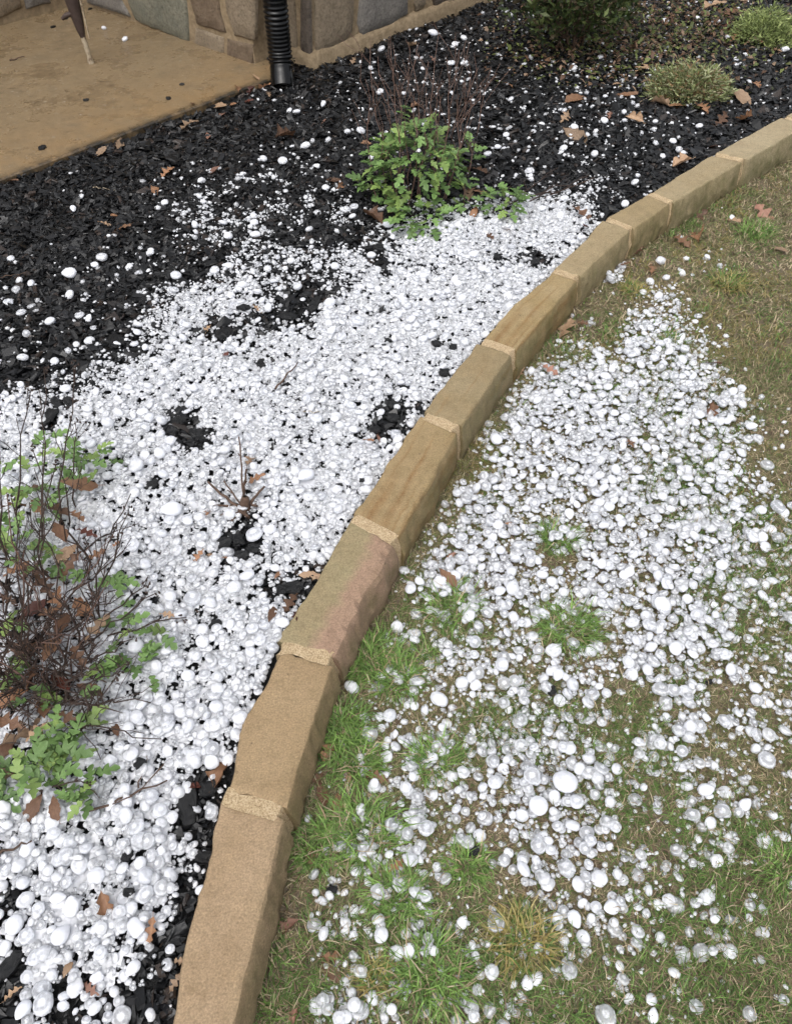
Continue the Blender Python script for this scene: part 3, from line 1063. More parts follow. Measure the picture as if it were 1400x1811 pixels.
# hailstones one can tell apart: place, breadth, kind (A smooth white, B ringed disc, b clear disc, C lump, c clear lump, D egg)
BIG = """221 68 12 A|184 48 9 A|511 189 11 A|524 193 14 A|500 285 17 A|466 281 13 A|357 321 14 C|428 308 11 A|540 259 17 C|291 354 15 D|141 342 13 A|128 363 13 D|765 59 17 D|674 85 14 A|638 229 17 A|614 227 12 A|571 179 11 D|850 201 12 A|862 271 15 A|880 258 13 A|894 242 13 A|936 299 18 B|808 265 11 A|804 78 12 A|820 65 13 A|798 110 15 C|820 112 14 A|672 163 14 A|714 168 10 A|576 334 14 A|623 378 14 A|626 361 16 B|686 395 20 A|559 295 14 C|902 180 12 A|957 222 12 A
1039 73 13 A|1176 35 15 A|1015 117 12 A|1061 100 12 A|1015 225 15 A|1068 213 14 A|996 260 14 A|1051 270 13 A|1188 254 13 A|1235 224 13 A|1158 214 11 A|1207 272 10 A|1122 322 14 A|1105 358 15 A|957 371 16 A|990 382 15 A|994 352 11 A|1127 308 10 A|1286 67 14 D|1387 84 17 C|1301 104 10 A|1323 147 11 A|1267 38 11 A|1233 30 10 A|1294 383 10 A
180 453 22 B|121 478 25 D|122 518 20 A|89 568 21 A|36 547 18 B|13 529 17 B|311 484 20 A|140 554 18 B|54 498 15 C|404 423 18 D|266 441 15 C|167 465 14 A|380 480 19 B|41 633 19 C|98 641 16 A|245 594 15 A|239 611 15 A|192 750 22 A|254 735 20 D|301 621 16 A|160 606 18 B|38 684 15 D|117 689 20 A|136 611 12 A
583 540 22 A|657 451 19 D|692 451 11 A|633 571 23 B|535 524 11 A|531 569 13 D|768 577 20 B|648 661 18 A|673 729 16 A|702 718 12 A|560 746 22 B|593 745 17 A|452 417 19 C|727 568 18 A
303 788 21 A|245 835 27 A|257 809 19 A|305 908 34 D|301 922 21 A|333 924 19 A|235 965 27 A|168 830 15 A|342 1060 34 b|240 1142 30 A|358 1115 23 A|384 1114 20 A|333 1195 24 A|387 1224 24 A|309 1173 25 B|240 1266 27 A|296 1284 29 B|211 1319 22 A|225 1286 23 C|372 1283 25 B|402 1340 22 A|349 1329 20 B|207 1433 22 B|304 1443 22 A|283 1431 26 B|96 1460 25 A|14 1462 22 D|46 1464 20 B
399 801 20 A|491 853 16 A|546 882 20 A|541 848 32 D|429 897 20 A|450 945 32 B|425 880 13 A|415 1044 26 B|438 1022 27 A|469 1066 18 B|500 1110 25 D|461 1138 23 A|360 1140 25 A
83 1779 38 B|47 1789 32 D|99 1478 25 A|249 1527 23 A|216 1618 25 B|184 1646 24 A|74 1611 23 A|52 1659 29 A|68 1697 28 B|97 1699 25 B|105 1523 23 B|107 1591 26 D|302 1680 18 A|183 1690 24 B|238 1715 28 D|50 1729 24 B|174 1732 24 C|354 1570 20 D|190 1797 20 c|266 1795 20 C|206 1405 25 B|330 1473 15 B|372 1430 26 c|47 1593 30 B
875 785 24 D|985 792 14 A|818 871 15 B|787 893 16 c|879 935 20 A|996 940 20 A|1005 915 20 D|831 977 23 B|726 1045 21 A|758 1060 18 A|759 1080 17 A|743 1043 11 A|777 1037 25 A|904 1050 25 A|1212 853 21 A|1343 905 22 A|1327 957 25 A|1272 1006 22 A|1343 998 21 A|1347 1055 23 A|1176 1037 24 B|1168 1077 32 C|1115 1105 24 A|1143 1110 22 A|1190 1155 28 D|1165 1163 21 A|1220 1132 20 B|1012 1140 23 c|977 1155 27 B|1392 1095 24 c|1354 825 25 b|1373 900 27 c|838 1161 18 A|921 1106 16 A|1272 1120 17 B|875 1136 18 B|1110 1018 20 C|1277 1162 24 B
1167 463 20 C|1148 500 14 A|1177 492 13 A|1248 460 11 D|988 604 12 A|1136 519 14 A|1177 610 15 A|1200 608 13 A|1309 690 16 A|1279 717 12 A|1310 720 16 A|1233 741 20 A|1256 747 18 B|1281 751 17 A|1326 759 18 D|1068 673 21 A|948 715 18 A|1084 736 18 A|1059 738 16 D|1110 687 18 A|1201 674 16 A|1170 650 15 A|1228 570 12 A|1215 688 16 A
622 1215 28 C|775 1240 33 C|733 1248 16 A|643 1267 17 A|653 1300 27 c|672 1268 17 B|840 1217 21 C|704 1203 20 c|781 1290 15 A|801 1290 13 B|730 1376 18 A|717 1397 21 A|819 1368 25 B|938 1377 31 b|950 1431 34 A|753 1470 29 b|720 1478 25 b|826 1492 25 b|726 1524 28 B|891 1522 24 b|922 1525 19 A|643 1503 20 c|689 1540 15 A|851 1448 16 B|942 1326 17 A|891 1369 14 B|661 1391 20 D
997 1388 44 A|1022 1364 22 A|1165 1225 31 b|1186 1228 23 c|988 1241 23 A|967 1297 20 A|994 1326 21 A|1016 1422 27 A|1163 1322 22 A|1125 1318 17 A|1278 1278 25 c|1354 1346 31 b|1334 1217 24 A|1253 1459 22 A|1273 1439 29 c|1313 1427 24 D|1385 1482 20 A|1233 1484 17 A|1223 1527 17 A|1086 1465 21 B|1050 1407 20 c|951 1487 18 b|972 1505 20 B|1265 1523 25 C|1194 1505 22 c|984 1201 24 D|1041 1490 22 c
674 1657 28 A|718 1652 20 A|723 1685 26 D|668 1580 27 b|752 1588 22 B|817 1632 23 D|869 1719 28 B|845 1750 22 B|932 1738 24 D|876 1632 35 b|638 1720 26 c|572 1652 24 C|611 1633 20 B|627 1781 24 A|601 1805 26 A|580 1787 22 b|692 1787 20 A|750 1788 23 b|837 1798 22 A|756 1664 22 b|609 1578 14 D|555 1546 20 c|840 1691 17 B|863 1670 13 A
1030 1597 20 A|1053 1604 22 B|1080 1605 30 D|1096 1595 19 b|1015 1627 29 D|1045 1624 18 A|1128 1647 26 A|1180 1594 24 B|1220 1647 22 c|1290 1683 27 A|1258 1681 23 b|1191 1720 23 A|1096 1708 19 A|1101 1731 23 B|1112 1766 20 B|1150 1768 25 D|1154 1796 24 D|1070 1797 40 b|1230 1780 27 b|1326 1793 26 c|1386 1767 20 B|1263 1626 18 D|1326 1600 22 B|1324 1623 15 A|987 1637 20 b|997 1663 19 c|1147 1574 19 C"""
BIG = [ln.split() for ln in BIG.replace('\n', '|').split('|')]
BIG = [(float(a), float(b), float(c), d) for a, b, c, d in BIG]


# ------------------------------------------------------------------ mulch
def chips(n_m2, xr, yr, size, seed, zoff=0.0, keep=None):
    g = np.random.default_rng(seed)
    n = int(n_m2 * (xr[1] - xr[0]) * (yr[1] - yr[0]))
    x = g.uniform(*xr, n)
    y = g.uniform(*yr, n)
    ok = in_bed(x, y, 0.008)
    px, py, _ = PX(np.stack([x, y, np.full(n, ZB)], -1))
    inside = (px > -100) & (px < 1500) & (py > -80) & (py < 1900)
    ok &= inside | ((px > -1500) & (px < 2600) & (py > -260) & (g.random(n) < 0.17))
    if keep is not None:
        ok &= keep(x, y)
    x, y = x[ok], y[ok]
    n = len(x)
    ln = size * np.clip(np.exp(g.normal(0, 0.45, n)), 0.35, 2.3)
    wd_ = ln * np.where(g.random(n) < 0.45, g.uniform(0.12, 0.3, n), g.uniform(0.3, 0.7, n))
    th = np.clip(wd_ * g.uniform(0.3, 0.8, n), 0.0015, 0.008)
    corner = np.array([[-1, -1, -1], [1, -1, -1], [1, 1, -1], [-1, 1, -1], [-1, -1, 1], [1, -1, 1], [1, 1, 1], [-1, 1, 1]], float)
    P = np.repeat(corner[None], n, 0)
    P += g.uniform(-0.55, 0.55, P.shape)
    P[:, 4:, :2] *= g.uniform(0.55, 0.95, (n, 1, 1))
    P *= np.stack([ln, wd_, th], 1)[:, None] * 0.5
    yaw = g.uniform(0, 2 * math.pi, n)
    tx = g.normal(0, 0.32, n)
    ty = g.normal(0, 0.32, n)
    cy_, sy_ = np.cos(yaw), np.sin(yaw)
    X, Y, Z = P[..., 0], P[..., 1], P[..., 2]
    Z2 = Z + X * np.sin(tx)[:, None] + Y * np.sin(ty)[:, None]
    X2 = X * cy_[:, None] - Y * sy_[:, None]
    Y2 = X * sy_[:, None] + Y * cy_[:, None]
    z = bed_z(x, y) + th * 0.5 + g.uniform(0, 0.010, n) + zoff
    V = np.stack([X2 + x[:, None], Y2 + y[:, None], Z2 + z[:, None]], -1).reshape(-1, 3)
    q = np.array([[4, 5, 6, 7], [0, 1, 5, 4], [1, 2, 6, 5], [2, 3, 7, 6], [3, 0, 4, 7]])
    Fc = (q[None] + (np.arange(n) * 8)[:, None, None]).reshape(-1, 4)
    t = g.uniform(0, 1, n)
    t = np.where(g.random(n) < 0.06, g.uniform(0.94, 1.0, n), t * 0.93)
    A = np.repeat(np.stack([t, g.uniform(0, 1, n), g.uniform(0, 1, n)], 1), 8, 0)
    return V, Fc, A


thin = lambda x, y: R.random(len(x)) > np.clip((cover(x, y, np.full(len(x), ZB)) - 0.40) * 1.7, 0, 0.93)
parts_ = [chips(12000, (-1.9, 0.7), (-0.15, 1.5), 0.0150, 1, keep=thin),
          chips(10500, (-2.2, 1.0), (1.5, 1.9), 0.0185, 5, keep=thin),
          chips(9000, (-2.6, 1.5), (1.9, 3.4), 0.0185, 2, keep=thin),
          chips(5600, (-2.3, 3.8), (3.4, 6.6), 0.024, 3),
          chips(220, (-1.9, 1.5), (0.05, 2.6), 0.026, 4, 0.003, keep=thin)]
off = 0
VV, FF, AA = [], [], []
for V, Fc, A in parts_:
    VV.append(V); FF.append(Fc + off); AA.append(A)
    off += len(V)
tag(link('mulch', mesh_np('mulch', np.concatenate(VV), np.concatenate(FF), M_MULCH, False, np.concatenate(AA))),
    'loose black bark mulch covering the garden bed', 'mulch', kind='stuff')

# ------------------------------------------------------------------ grass
TUFTS = [(652, 1165, 62, 'g'), (700, 1200, 46, 'g'), (600, 1290, 50, 'g'), (625, 1345, 50, 'g'), (640, 1475, 74, 'g'), (565, 1500, 44, 'g'), (702, 1592, 50, 'g'), (760, 1725, 62, 'g'),
         (800, 1078, 46, 'g'), (1005, 1115, 54, 'g'), (985, 955, 34, 'g'), (770, 1350, 44, 'g'), (1335, 412, 34, 'g'), (1185, 606, 22, 'g'), (1378, 1535, 40, 'g'), (825, 1530, 40, 'g'),
         (922, 1662, 52, 'y'), (668, 1735, 34, 'y'), (690, 1010, 30, 'g'), (1285, 508, 34, 'y'), (1075, 700, 24, 'g'), (745, 1160, 30, 'g'), (1120, 520, 24, 'y')]


def blades(x, y, z, length, width, yaw, lift, bend, col, g):
    """thin bent blades: base pair, middle pair, tip"""
    n = len(x)
    dx, dy = np.cos(yaw), np.sin(yaw)
    sx, sy = -dy * width * 0.5, dx * width * 0.5
    h1 = np.sin(lift)
    c1 = np.cos(lift)
    m = np.stack([x + dx * length * 0.5 * c1, y + dy * length * 0.5 * c1, z + length * 0.5 * h1], 1)
    l2 = lift - bend
    yaw2 = yaw + g.normal(0, 0.35, n)
    tip = m + np.stack([np.cos(yaw2) * length * 0.5 * np.cos(l2), np.sin(yaw2) * length * 0.5 * np.cos(l2), length * 0.5 * np.sin(l2)], 1)
    tip[:, 2] = np.maximum(tip[:, 2], z + 0.001)
    b = np.stack([x, y, z], 1)
    s = np.stack([sx, sy, np.zeros(n)], 1)
    V = np.stack([b - s, b + s, m - s * 0.8, m + s * 0.8, tip], 1).reshape(-1, 3)
    q = np.array([[0, 1, 3], [0, 3, 2], [2, 3, 4]])
    Fc = (q[None] + (np.arange(n) * 5)[:, None, None]).reshape(-1, 3)
    return V, Fc, np.repeat(col, 5, 0)


GREEN = np.array([[0.110, 0.185, 0.042], [0.155, 0.250, 0.064], [0.080, 0.140, 0.036]])
OLIVE = np.array([[0.165, 0.160, 0.070], [0.120, 0.125, 0.052], [0.215, 0.200, 0.095]])
STRAW = np.array([[0.37, 0.295, 0.185], [0.29, 0.22, 0.135], [0.46, 0.385, 0.26]])
BROWN = np.array([[0.15, 0.105, 0.068], [0.21, 0.15, 0.098], [0.11, 0.078, 0.052]])
YELLOW = np.array([[0.30, 0.235, 0.085], [0.22, 0.205, 0.060], [0.36, 0.30, 0.13]])


def lawn_points(n_m2, y0, y1, g):
    x0, x1 = -0.5, 3.6
    n = int(n_m2 * (x1 - x0) * (y1 - y0))
    x = g.uniform(x0, x1, n)
    y = g.uniform(y0, y1, n)
    px, py, _ = PX(np.stack([x, y, np.zeros(n)], -1))
    ok = (x > x_right(y) + 0.012) & (((px < 1480) & (py < 1900) & (py > 120)) | (g.random(n) < 0.13))
    return x[ok], y[ok]


def pick(pal, g, n):
    return pal[g.integers(0, len(pal), n)]


gg = np.random.default_rng(21)
GV, GF, GA, goff = [], [], [], 0
for dens, y0, y1, ws in ((72000, -0.05, 1.2, 0.0019), (56000, 1.2, 2.2, 0.0023), (30000, 2.2, 4.4, 0.0034), (12000, 4.4, 6.6, 0.005)):
    x, y = lawn_points(dens, y0, y1, gg)
    n = len(x)
    px, py, _ = PX(np.stack([x, y, np.zeros(n)], -1))
    patch = fbm(x, y, 0.28, 61)
    lush = np.clip((patch - 0.42) * 3.4, 0, 1) * 0.75
    for tx_, ty_, tr_, tk in TUFTS:
        d = np.hypot(px - tx_, (py - ty_) * 1.2) / (tr_ * 1.1)
        lush = np.maximum(lush, np.clip(1.15 - d, 0, 1) * (0.95 if tk == 'g' else 0.3))
    bare = np.clip((fbm(x, y, 0.16, 62) - 0.53) * 5, 0, 1)
    bare = np.maximum(bare, np.clip(1.25 - np.hypot((px - 510) / 60, (py - 1700) / 200), 0, 1) * 0.85)
    bare = np.maximum(bare, np.clip(1.2 - np.hypot((px - 690) / 60, (py - 1075) / 40), 0, 1) * 0.8)
    bare = np.maximum(bare, np.clip(1.2 - np.hypot((px - 880) / 70, (py - 1500) / 60), 0, 1) * 0.7)
    kp = gg.random(n) > bare * 0.4
    x, y, lush, bare, px, py = x[kp], y[kp], lush[kp], bare[kp], px[kp], py[kp]
    n = len(x)
    r = gg.random(n)
    fg = 0.11 + 0.62 * lush
    fo = fg + 0.46 * (1 - lush) * (1 - 0.5 * bare)
    fs = fo + 0.30 * (1 - 0.5 * lush)
    col = np.where((r < fg)[:, None], pick(GREEN, gg, n), np.where((r < fo)[:, None], pick(OLIVE, gg, n), np.where((r < fs)[:, None], pick(STRAW, gg, n), pick(BROWN, gg, n))))
    yel = (py < 900) & (fbm(x, y, 0.2, 66) > 0.55)
    col = np.where((yel & (gg.random(n) < 0.35))[:, None], pick(YELLOW, gg, n) * 0.75, col)
    col = col * gg.uniform(0.7, 1.3, (n, 1))
    length = gg.uniform(0.014, 0.038, n) * (1 + 0.6 * lush)
    lift = np.abs(gg.normal(0.32, 0.32, n)) * (1 + 0.5 * lush)
    ws = np.where((px > 1480) | (py > 1900), ws * 1.8, ws)
    V, Fc, A = blades(x, y, lawn_z(x, y) - 0.002 + gg.uniform(0, 0.008, n), length, ws * gg.uniform(0.6, 1.3, n), gg.uniform(0, 2 * math.pi, n), lift, gg.uniform(0.1, 0.9, n), col, gg)
    GV.append(V); GF.append(Fc + goff); GA.append(A)
    goff += len(V)
tag(link('grass', mesh_np('grass', np.concatenate(GV), np.concatenate(GF), M_GRASS, False, np.concatenate(GA))),
    'short olive and straw coloured grass of the dormant lawn', 'grass', kind='stuff')

NEAR = [   # things one can find, for the labels
    (200, 60, 'on the tan patio'), (505, 200, 'on mulch below the downspout'), (630, 240, 'on mulch left of the leafy green plant'), (745, 70, 'under the stone wall among bare stems'),
    (820, 110, 'behind the bare stems'), (905, 215, 'on mulch right of the bare stems'), (1000, 80, 'below the dark evergreen shrub'), (1160, 60, 'in leaf litter right of the evergreen shrub'),
    (1290, 70, 'between the two low mounded plants'), (1380, 90, 'near the top right corner'), (1030, 235, 'on mulch below the leaf litter'), (1190, 255, 'on mulch behind the far edging stones'),
    (1120, 330, 'in the small drift against the far edging'), (980, 370, 'at the far end of the big drift'), (450, 320, 'on mulch above the big drift'), (575, 320, 'left of the leafy plant base'), (640, 385, 'in front of the leafy plant'),
    (130, 345, 'on mulch near the patio edge'), (60, 540, 'on black mulch at the left border'), (150, 470, 'on bare black mulch upper left'), (320, 470, 'on the drift upper left arm'), (230, 600, 'at the left fringe of the drift'), (50, 660, 'above the brown twiggy bush'),
    (560, 550, 'beside the bare patch in the drift'), (700, 450, 'in the upper drift below the leafy plant'), (700, 580, 'in the thick of the drift'), (680, 725, 'in the mulch pocket by the edging'), (580, 745, 'in the middle of the drift'),
    (220, 750, 'in the drift above the bush leaves'), (250, 830, 'right of the bush green leaves'), (300, 915, 'right of the bush bent twigs'), (400, 800, 'above the broken stump'), (540, 860, 'right of the broken stump'), (440, 920, 'touching the broken stump'),
    (440, 1040, 'below the broken stump'), (480, 1115, 'by the brown leaves at the edging'), (350, 1120, 'in the lower drift'), (240, 1150, 'beside the bush lower twigs'), (330, 1210, 'in the lower drift beside the second stone'), (240, 1290, 'right of the bush lower leaves'),
    (380, 1300, 'against the near edging stone'), (300, 1440, 'below the long dry twig'), (60, 1465, 'at left border under the bush'), (210, 1420, 'under the long dry twig'), (350, 1470, 'by the long black bark piece'), (90, 1600, 'in the drift lower left'), (220, 1620, 'beside the star-shaped brown leaf'),
    (70, 1700, 'lower left near black bark'), (200, 1720, 'at the drift lower edge'), (70, 1785, 'bottom left corner'), (250, 1795, 'at the bottom edge of the bed'), (320, 1620, 'in the dark gap by the nearest stone'),
    (1295, 385, 'on far lawn'), (1160, 480, 'at the top of the lawn drift'), (985, 605, 'on lawn by the pale curled leaf'), (1190, 610, 'in the lawn drift narrow neck'), (1080, 690, 'in the upper lawn drift'), (950, 715, 'on the lawn drift upper left edge'), (1240, 740, 'in the lawn drift right lobe'), (1310, 710, 'at the lawn drift right tip'),
    (870, 790, 'beside the fifth edging stone'), (800, 885, 'at the lawn drift left fringe'), (985, 800, 'in the middle lawn drift'), (880, 940, 'in the left lawn drift'), (1000, 930, 'by the green patch inside the lawn drift'), (1212, 855, 'in the right lawn drift'), (1350, 860, 'at right border of lawn'), (1340, 980, 'on lawn near right border'),
    (745, 1060, 'on lawn by the mossy pink stone'), (900, 1050, 'on lawn above the left green tuft'), (1110, 1020, 'on lawn mid drift'), (1170, 1060, 'at the lawn drift lower lobe'), (1130, 1110, 'at the lower lobe left side'), (1190, 1155, 'at the lower lobe bottom edge'), (1270, 1140, 'right of the lower lobe'), (1385, 1095, 'on lawn at the right border'),
    (990, 1150, 'beside the green tuft mid lawn'), (860, 1140, 'above the left grass clumps'), (630, 1220, 'on green grass touching the near edging'), (700, 1205, 'on the thick green tuft by the edging'), (770, 1245, 'on lawn right of the green tufts'), (660, 1285, 'on the long grass by the edging'), (790, 1290, 'on sparse lawn left of centre'), (840, 1215, 'on lawn left of the twin hailstones'),
    (725, 1385, 'on green grass above the large tuft'), (820, 1370, 'on brown grass left of the largest hailstone'), (660, 1390, 'by the orange leaf on grass'), (945, 1400, 'left of the largest hailstone'), (997, 1385, 'around the largest hailstone'), (985, 1250, 'on lawn above the largest hailstone'), (980, 1315, 'just above the largest hailstone'), (1175, 1225, 'on dry straw patch right of centre'), (1145, 1320, 'in the small cluster right of centre'),
    (1275, 1280, 'on dry grass toward the right'), (1340, 1220, 'in the cluster by right border'), (1354, 1345, 'on grass near right border'), (1265, 1450, 'on lower right grass'), (1313, 1427, 'on grass lower right'), (1385, 1482, 'at the lower right border'), (1225, 1505, 'on lower right lawn'), (1080, 1440, 'right of the big white pair'), (1040, 1490, 'below the big white pair'), (960, 1490, 'below the largest hailstone'),
    (735, 1495, 'on the large green tuft'), (650, 1510, 'on the green tuft left side'), (850, 1480, 'on the bare soil patch'), (905, 1523, 'below the bare soil patch'), (700, 1545, 'by the orange leaf under the tuft'), (570, 1560, 'on straw by the nearest stone'), (668, 1580, 'on the small green tuft'), (752, 1600, 'right of the small green tuft'), (590, 1640, 'on straw left of the tufts'), (700, 1660, 'above the lowest green tuft'), (723, 1690, 'on the lowest green tuft'),
    (817, 1632, 'left of the yellow tuft'), (876, 1640, 'touching the yellow tuft'), (860, 1725, 'below the yellow tuft left'), (932, 1738, 'just below the yellow tuft'), (640, 1720, 'beside the stacked brown leaves'), (605, 1795, 'at the bottom edge by straw'), (720, 1788, 'at the bottom edge under the tuft'), (837, 1798, 'at bottom edge centre'), (990, 1645, 'right of the yellow tuft'), (1040, 1605, 'in the lower lawn cluster'), (1080, 1610, 'at the right of the lower cluster'),
    (1128, 1647, 'on lower lawn alone'), (1180, 1594, 'on lower lawn grass'), (1220, 1647, 'on the lower right grass patch'), (1275, 1682, 'in the lower right cluster'), (1191, 1720, 'below the lower right cluster'), (1105, 1740, 'near bottom centre right'), (1150, 1782, 'at the bottom of lawn'), (1070, 1797, 'at bottom edge on bare straw'), (1230, 1780, 'at the bottom right'), (1326, 1793, 'at the bottom right edge'), (1386, 1767, 'in the bottom right corner'), (1300, 1610, 'on right lower lawn')]
ORD = ['leftmost', 'second from left', 'third from left', 'fourth from left', 'fifth from left', 'sixth from left', 'seventh from left', 'eighth from left', 'ninth from left', 'tenth from left', 'eleventh from left', 'twelfth from left']


def give_labels(items, cat, group):
    """items: (object, px, py, describing words, noun): unique labels by look, then by the thing nearby, then by order"""
    d = {}
    for it in items:
        o, px, py, adj, noun = it
        pl = min(NEAR, key=lambda q: (q[0] - px) ** 2 + (q[1] - py) ** 2)[2]
        d.setdefault((adj, noun, pl), []).append(it)
    for (adj, noun, pl), its in d.items():
        its.sort(key=lambda t: t[1])
        for i, it in enumerate(its):
            lab = '%s %s %s' % (adj, noun, pl)
            if len(its) > 1:
                lab += ', ' + ('rightmost' if (i == len(its) - 1) else ORD[min(i, 11)])
            tag(it[0], lab, cat, group)


# tufts: things one can count
titems = []
for i, (tx_, ty_, tr_, tk) in enumerate(TUFTS):
    c = U(tx_, ty_, 0.0)
    _, _, s = PX(np.array(c))
    rad_ = tr_ / float(s)
    n = int(340 * (tr_ / 45))
    g = np.random.default_rng(300 + i)
    rr = rad_ * 0.85 * g.random(n) ** 0.6
    an = g.uniform(0, 2 * math.pi, n)
    x, y = rr * np.cos(an), rr * np.sin(an) * 0.9
    ok = (x + c.x) > x_right(y + c.y) + 0.012
    x, y, an = x[ok], y[ok], an[ok]
    n = len(x)
    yaw = an + g.normal(0, 1.3, n)
    L = g.uniform(0.030, 0.072, n) * min(1.25, max(0.75, rad_ / 0.05))
    if tk == 'g':
        col = np.where((g.random(n) < 0.86)[:, None], pick(GREEN, g, n) * 1.3, pick(STRAW, g, n))
    else:
        col = np.where((g.random(n) < 0.7)[:, None], pick(YELLOW, g, n), pick(GREEN, g, n))
    col = col * g.uniform(0.75, 1.3, (n, 1))
    V, Fc, A = blades(x, y, np.zeros(n), L, g.uniform(0.0020, 0.0038, n) * (1.25 if c.y > 2 else 1), yaw, g.uniform(0.35, 1.05, n), g.uniform(0.3, 1.1, n), col, g)
    e = link('grass_tuft', mesh_np('grass_tuft', V, Fc, M_GRASS, False, A), loc=(c.x, c.y, float(lawn_z(np.array([c.x]), np.array([c.y]))[0])))
    titems.append((e, tx_, ty_, ('fresh green' if tk == 'g' else 'yellow straw coloured'), 'grass tuft'))
give_labels(titems, 'grass tuft', 'grass tufts in the lawn')


# ------------------------------------------------------------------ hail
def ico(sub):
    bm = bmesh.new()
    bmesh.ops.create_icosphere(bm, subdivisions=sub, radius=1.0)
    V = np.array([v.co[:] for v in bm.verts])
    Fc = np.array([[v.index for v in f.verts] for f in bm.faces])
    bm.free()
    return V, Fc


KINDS = 'ABbCcD'


def hail_shape(V, kind, seed):
    g = np.random.default_rng(seed)
    P = V.copy()
    r = np.hypot(V[:, 0], V[:, 1])
    lump = lambda s, a: a * (fbm(V[:, 0] * 1.0 + V[:, 2] * 0.7, V[:, 1] - V[:, 2] * 0.6, s, seed) - 0.5) * 2
    if kind == 'A':
        P *= (1 + lump(0.9, 0.10))[:, None]
        P *= np.array([1, g.uniform(0.88, 1.0), g.uniform(0.48, 0.74)])
        clear = g.uniform(0.10, 0.40)
    elif kind in 'Bb':
        P *= (1 + lump(0.7, 0.17))[:, None]
        P[:, 2] *= g.uniform(0.38, 0.55) * (1 - 0.20 * np.exp(-(r / 0.42) ** 2) + 0.08 * np.exp(-((r - 0.66) / 0.18) ** 2))
        P[:, 1] *= g.uniform(0.88, 1.0)
        clear = g.uniform(0.45, 0.7) if kind == 'B' else g.uniform(0.85, 1.1)
    elif kind in 'Cc':
        P *= (1 + lump(0.75, 0.26))[:, None]
        P = np.sign(P) * np.abs(P) ** 0.86
        P *= np.array([1, g.uniform(0.7, 0.95), g.uniform(0.5, 0.75)])
        clear = g.uniform(0.15, 0.45) if kind == 'C' else g.uniform(0.8, 1.1)
    else:
        P *= (1 + lump(1.0, 0.08))[:, None]
        t = (V[:, 0] + 1) / 2
        P[:, 1:] *= (0.92 - 0.42 * t ** 2.2)[:, None]
        P[:, 0] *= 1.08
        P[:, 2] *= 0.72
        clear = g.uniform(0.0, 0.2)
    A = np.stack([np.clip(r, 0, 1), np.full(len(V), clear), np.full(len(V), g.random())], 1)
    return P, A


I1, F1 = ico(1)
I2, F2 = ico(2)
I3, F3 = ico(3)
NV = 5
SH2 = {kd: [hail_shape(I2, kd, 900 + 17 * i + ord(kd)) for i in range(NV)] for kd in KINDS}
SH1 = {kd: [hail_shape(I1, kd, 900 + 17 * i + ord(kd)) for i in range(NV)] for kd in KINDS}
SH3 = {kd: [hail_shape(I3, kd, 900 + 17 * i + ord(kd)) for i in range(NV)] for kd in KINDS}

# height field that the stones come to rest on
HX0, HY0, HS = -2.7, -0.15, 0.004
HNX, HNY = int(5.3 / HS), int(6.2 / HS)
hx = HX0 + (np.arange(HNX) + 0.5) * HS
hy = HY0 + (np.arange(HNY) + 0.5) * HS
HXg, HYg = np.meshgrid(hx, hy)
flat = HXg.ravel(), HYg.ravel()
xr_, xl_ = x_right(hy)[:, None], x_left(hy)[:, None]
HZ = np.where(HXg > xr_, lawn_z(*flat).reshape(HXg.shape) + 0.007, bed_z(*flat).reshape(HXg.shape) + 0.012)
HZ = np.where(on_patio(HXg, HYg), 0.115, HZ)

G0 = HZ.copy()
g = np.random.default_rng(77)
MED_L, MED_B, SG = 0.0126, 0.0094, 0.45
nmax = 33000
nn = int(nmax * 5.0 * 6.1)
x = g.uniform(-2.6, 2.4, nn)
y = g.uniform(-0.1, 6.0, nn)
bed = in_bed(x, y, 0.004)
lawn = x > x_right(y) + 0.016
z0 = np.where(lawn, 0.01, ZB + 0.01)
px, py, s = PX(np.stack([x, y, z0], -1))
ok = (bed | lawn) & (px > -900) & (px < 2300) & (py > -160)
x, y, bed, lawn, z0, px, py, s = [a[ok] for a in (x, y, bed, lawn, z0, px, py, s)]
cv = cover(x, y, z0)
nz = np.where(lawn, 0.5 * vnoise(x, y, 0.034, 71) + 0.5 * vnoise(x, y, 0.015, 72), 0.6 * vnoise(x, y, 0.05, 71) + 0.4 * vnoise(x, y, 0.022, 72))
nz = np.clip((nz - 0.5) * 1.6 + 0.5, 0, 1)
cvl = np.where(cv > 0.10, np.clip(cv + (cv - nz) * 0.75 * (1 - cv) * 1.6 + 0.02, 0.0, 0.99), cv)
med = np.where(lawn, MED_L, np.where(y < 1.25, MED_B * 1.16, MED_B))
area = math.pi / 4 * med ** 2 * math.exp(2 * SG ** 2) * 0.85
lam = np.minimum(-np.log(1 - np.minimum(cvl, 0.985)), np.where(lawn, 2.9, 2.7)) / area
lam = np.where(lawn, lam * 1.0, lam * 0.95)
ok = g.random(len(x)) < lam / nmax
x, y, lawn, px, py, s, med, cvs = x[ok], y[ok], lawn[ok], px[ok], py[ok], s[ok], med[ok], cv[ok]
d = med * np.exp(g.normal(0, SG, len(x)))
d = np.clip(d, 0.0045, 0.034)
iso = cvs < 0.08
d = np.where(iso & (y > 2.2), np.clip(d * 1.45, 0.010, 0.032), d)
pr = np.array([0.17, 0.25, 0.18, 0.19, 0.18, 0.03])
prl = np.array([0.13, 0.23, 0.26, 0.12, 0.23, 0.03])
kd = np.where(lawn, g.choice(6, len(x), p=prl), g.choice(6, len(x), p=pr))
order = np.argsort(d + g.normal(0, 0.006, len(d)))
rows = [(x[i], y[i], d[i], KINDS[kd[i]], False) for i in order]
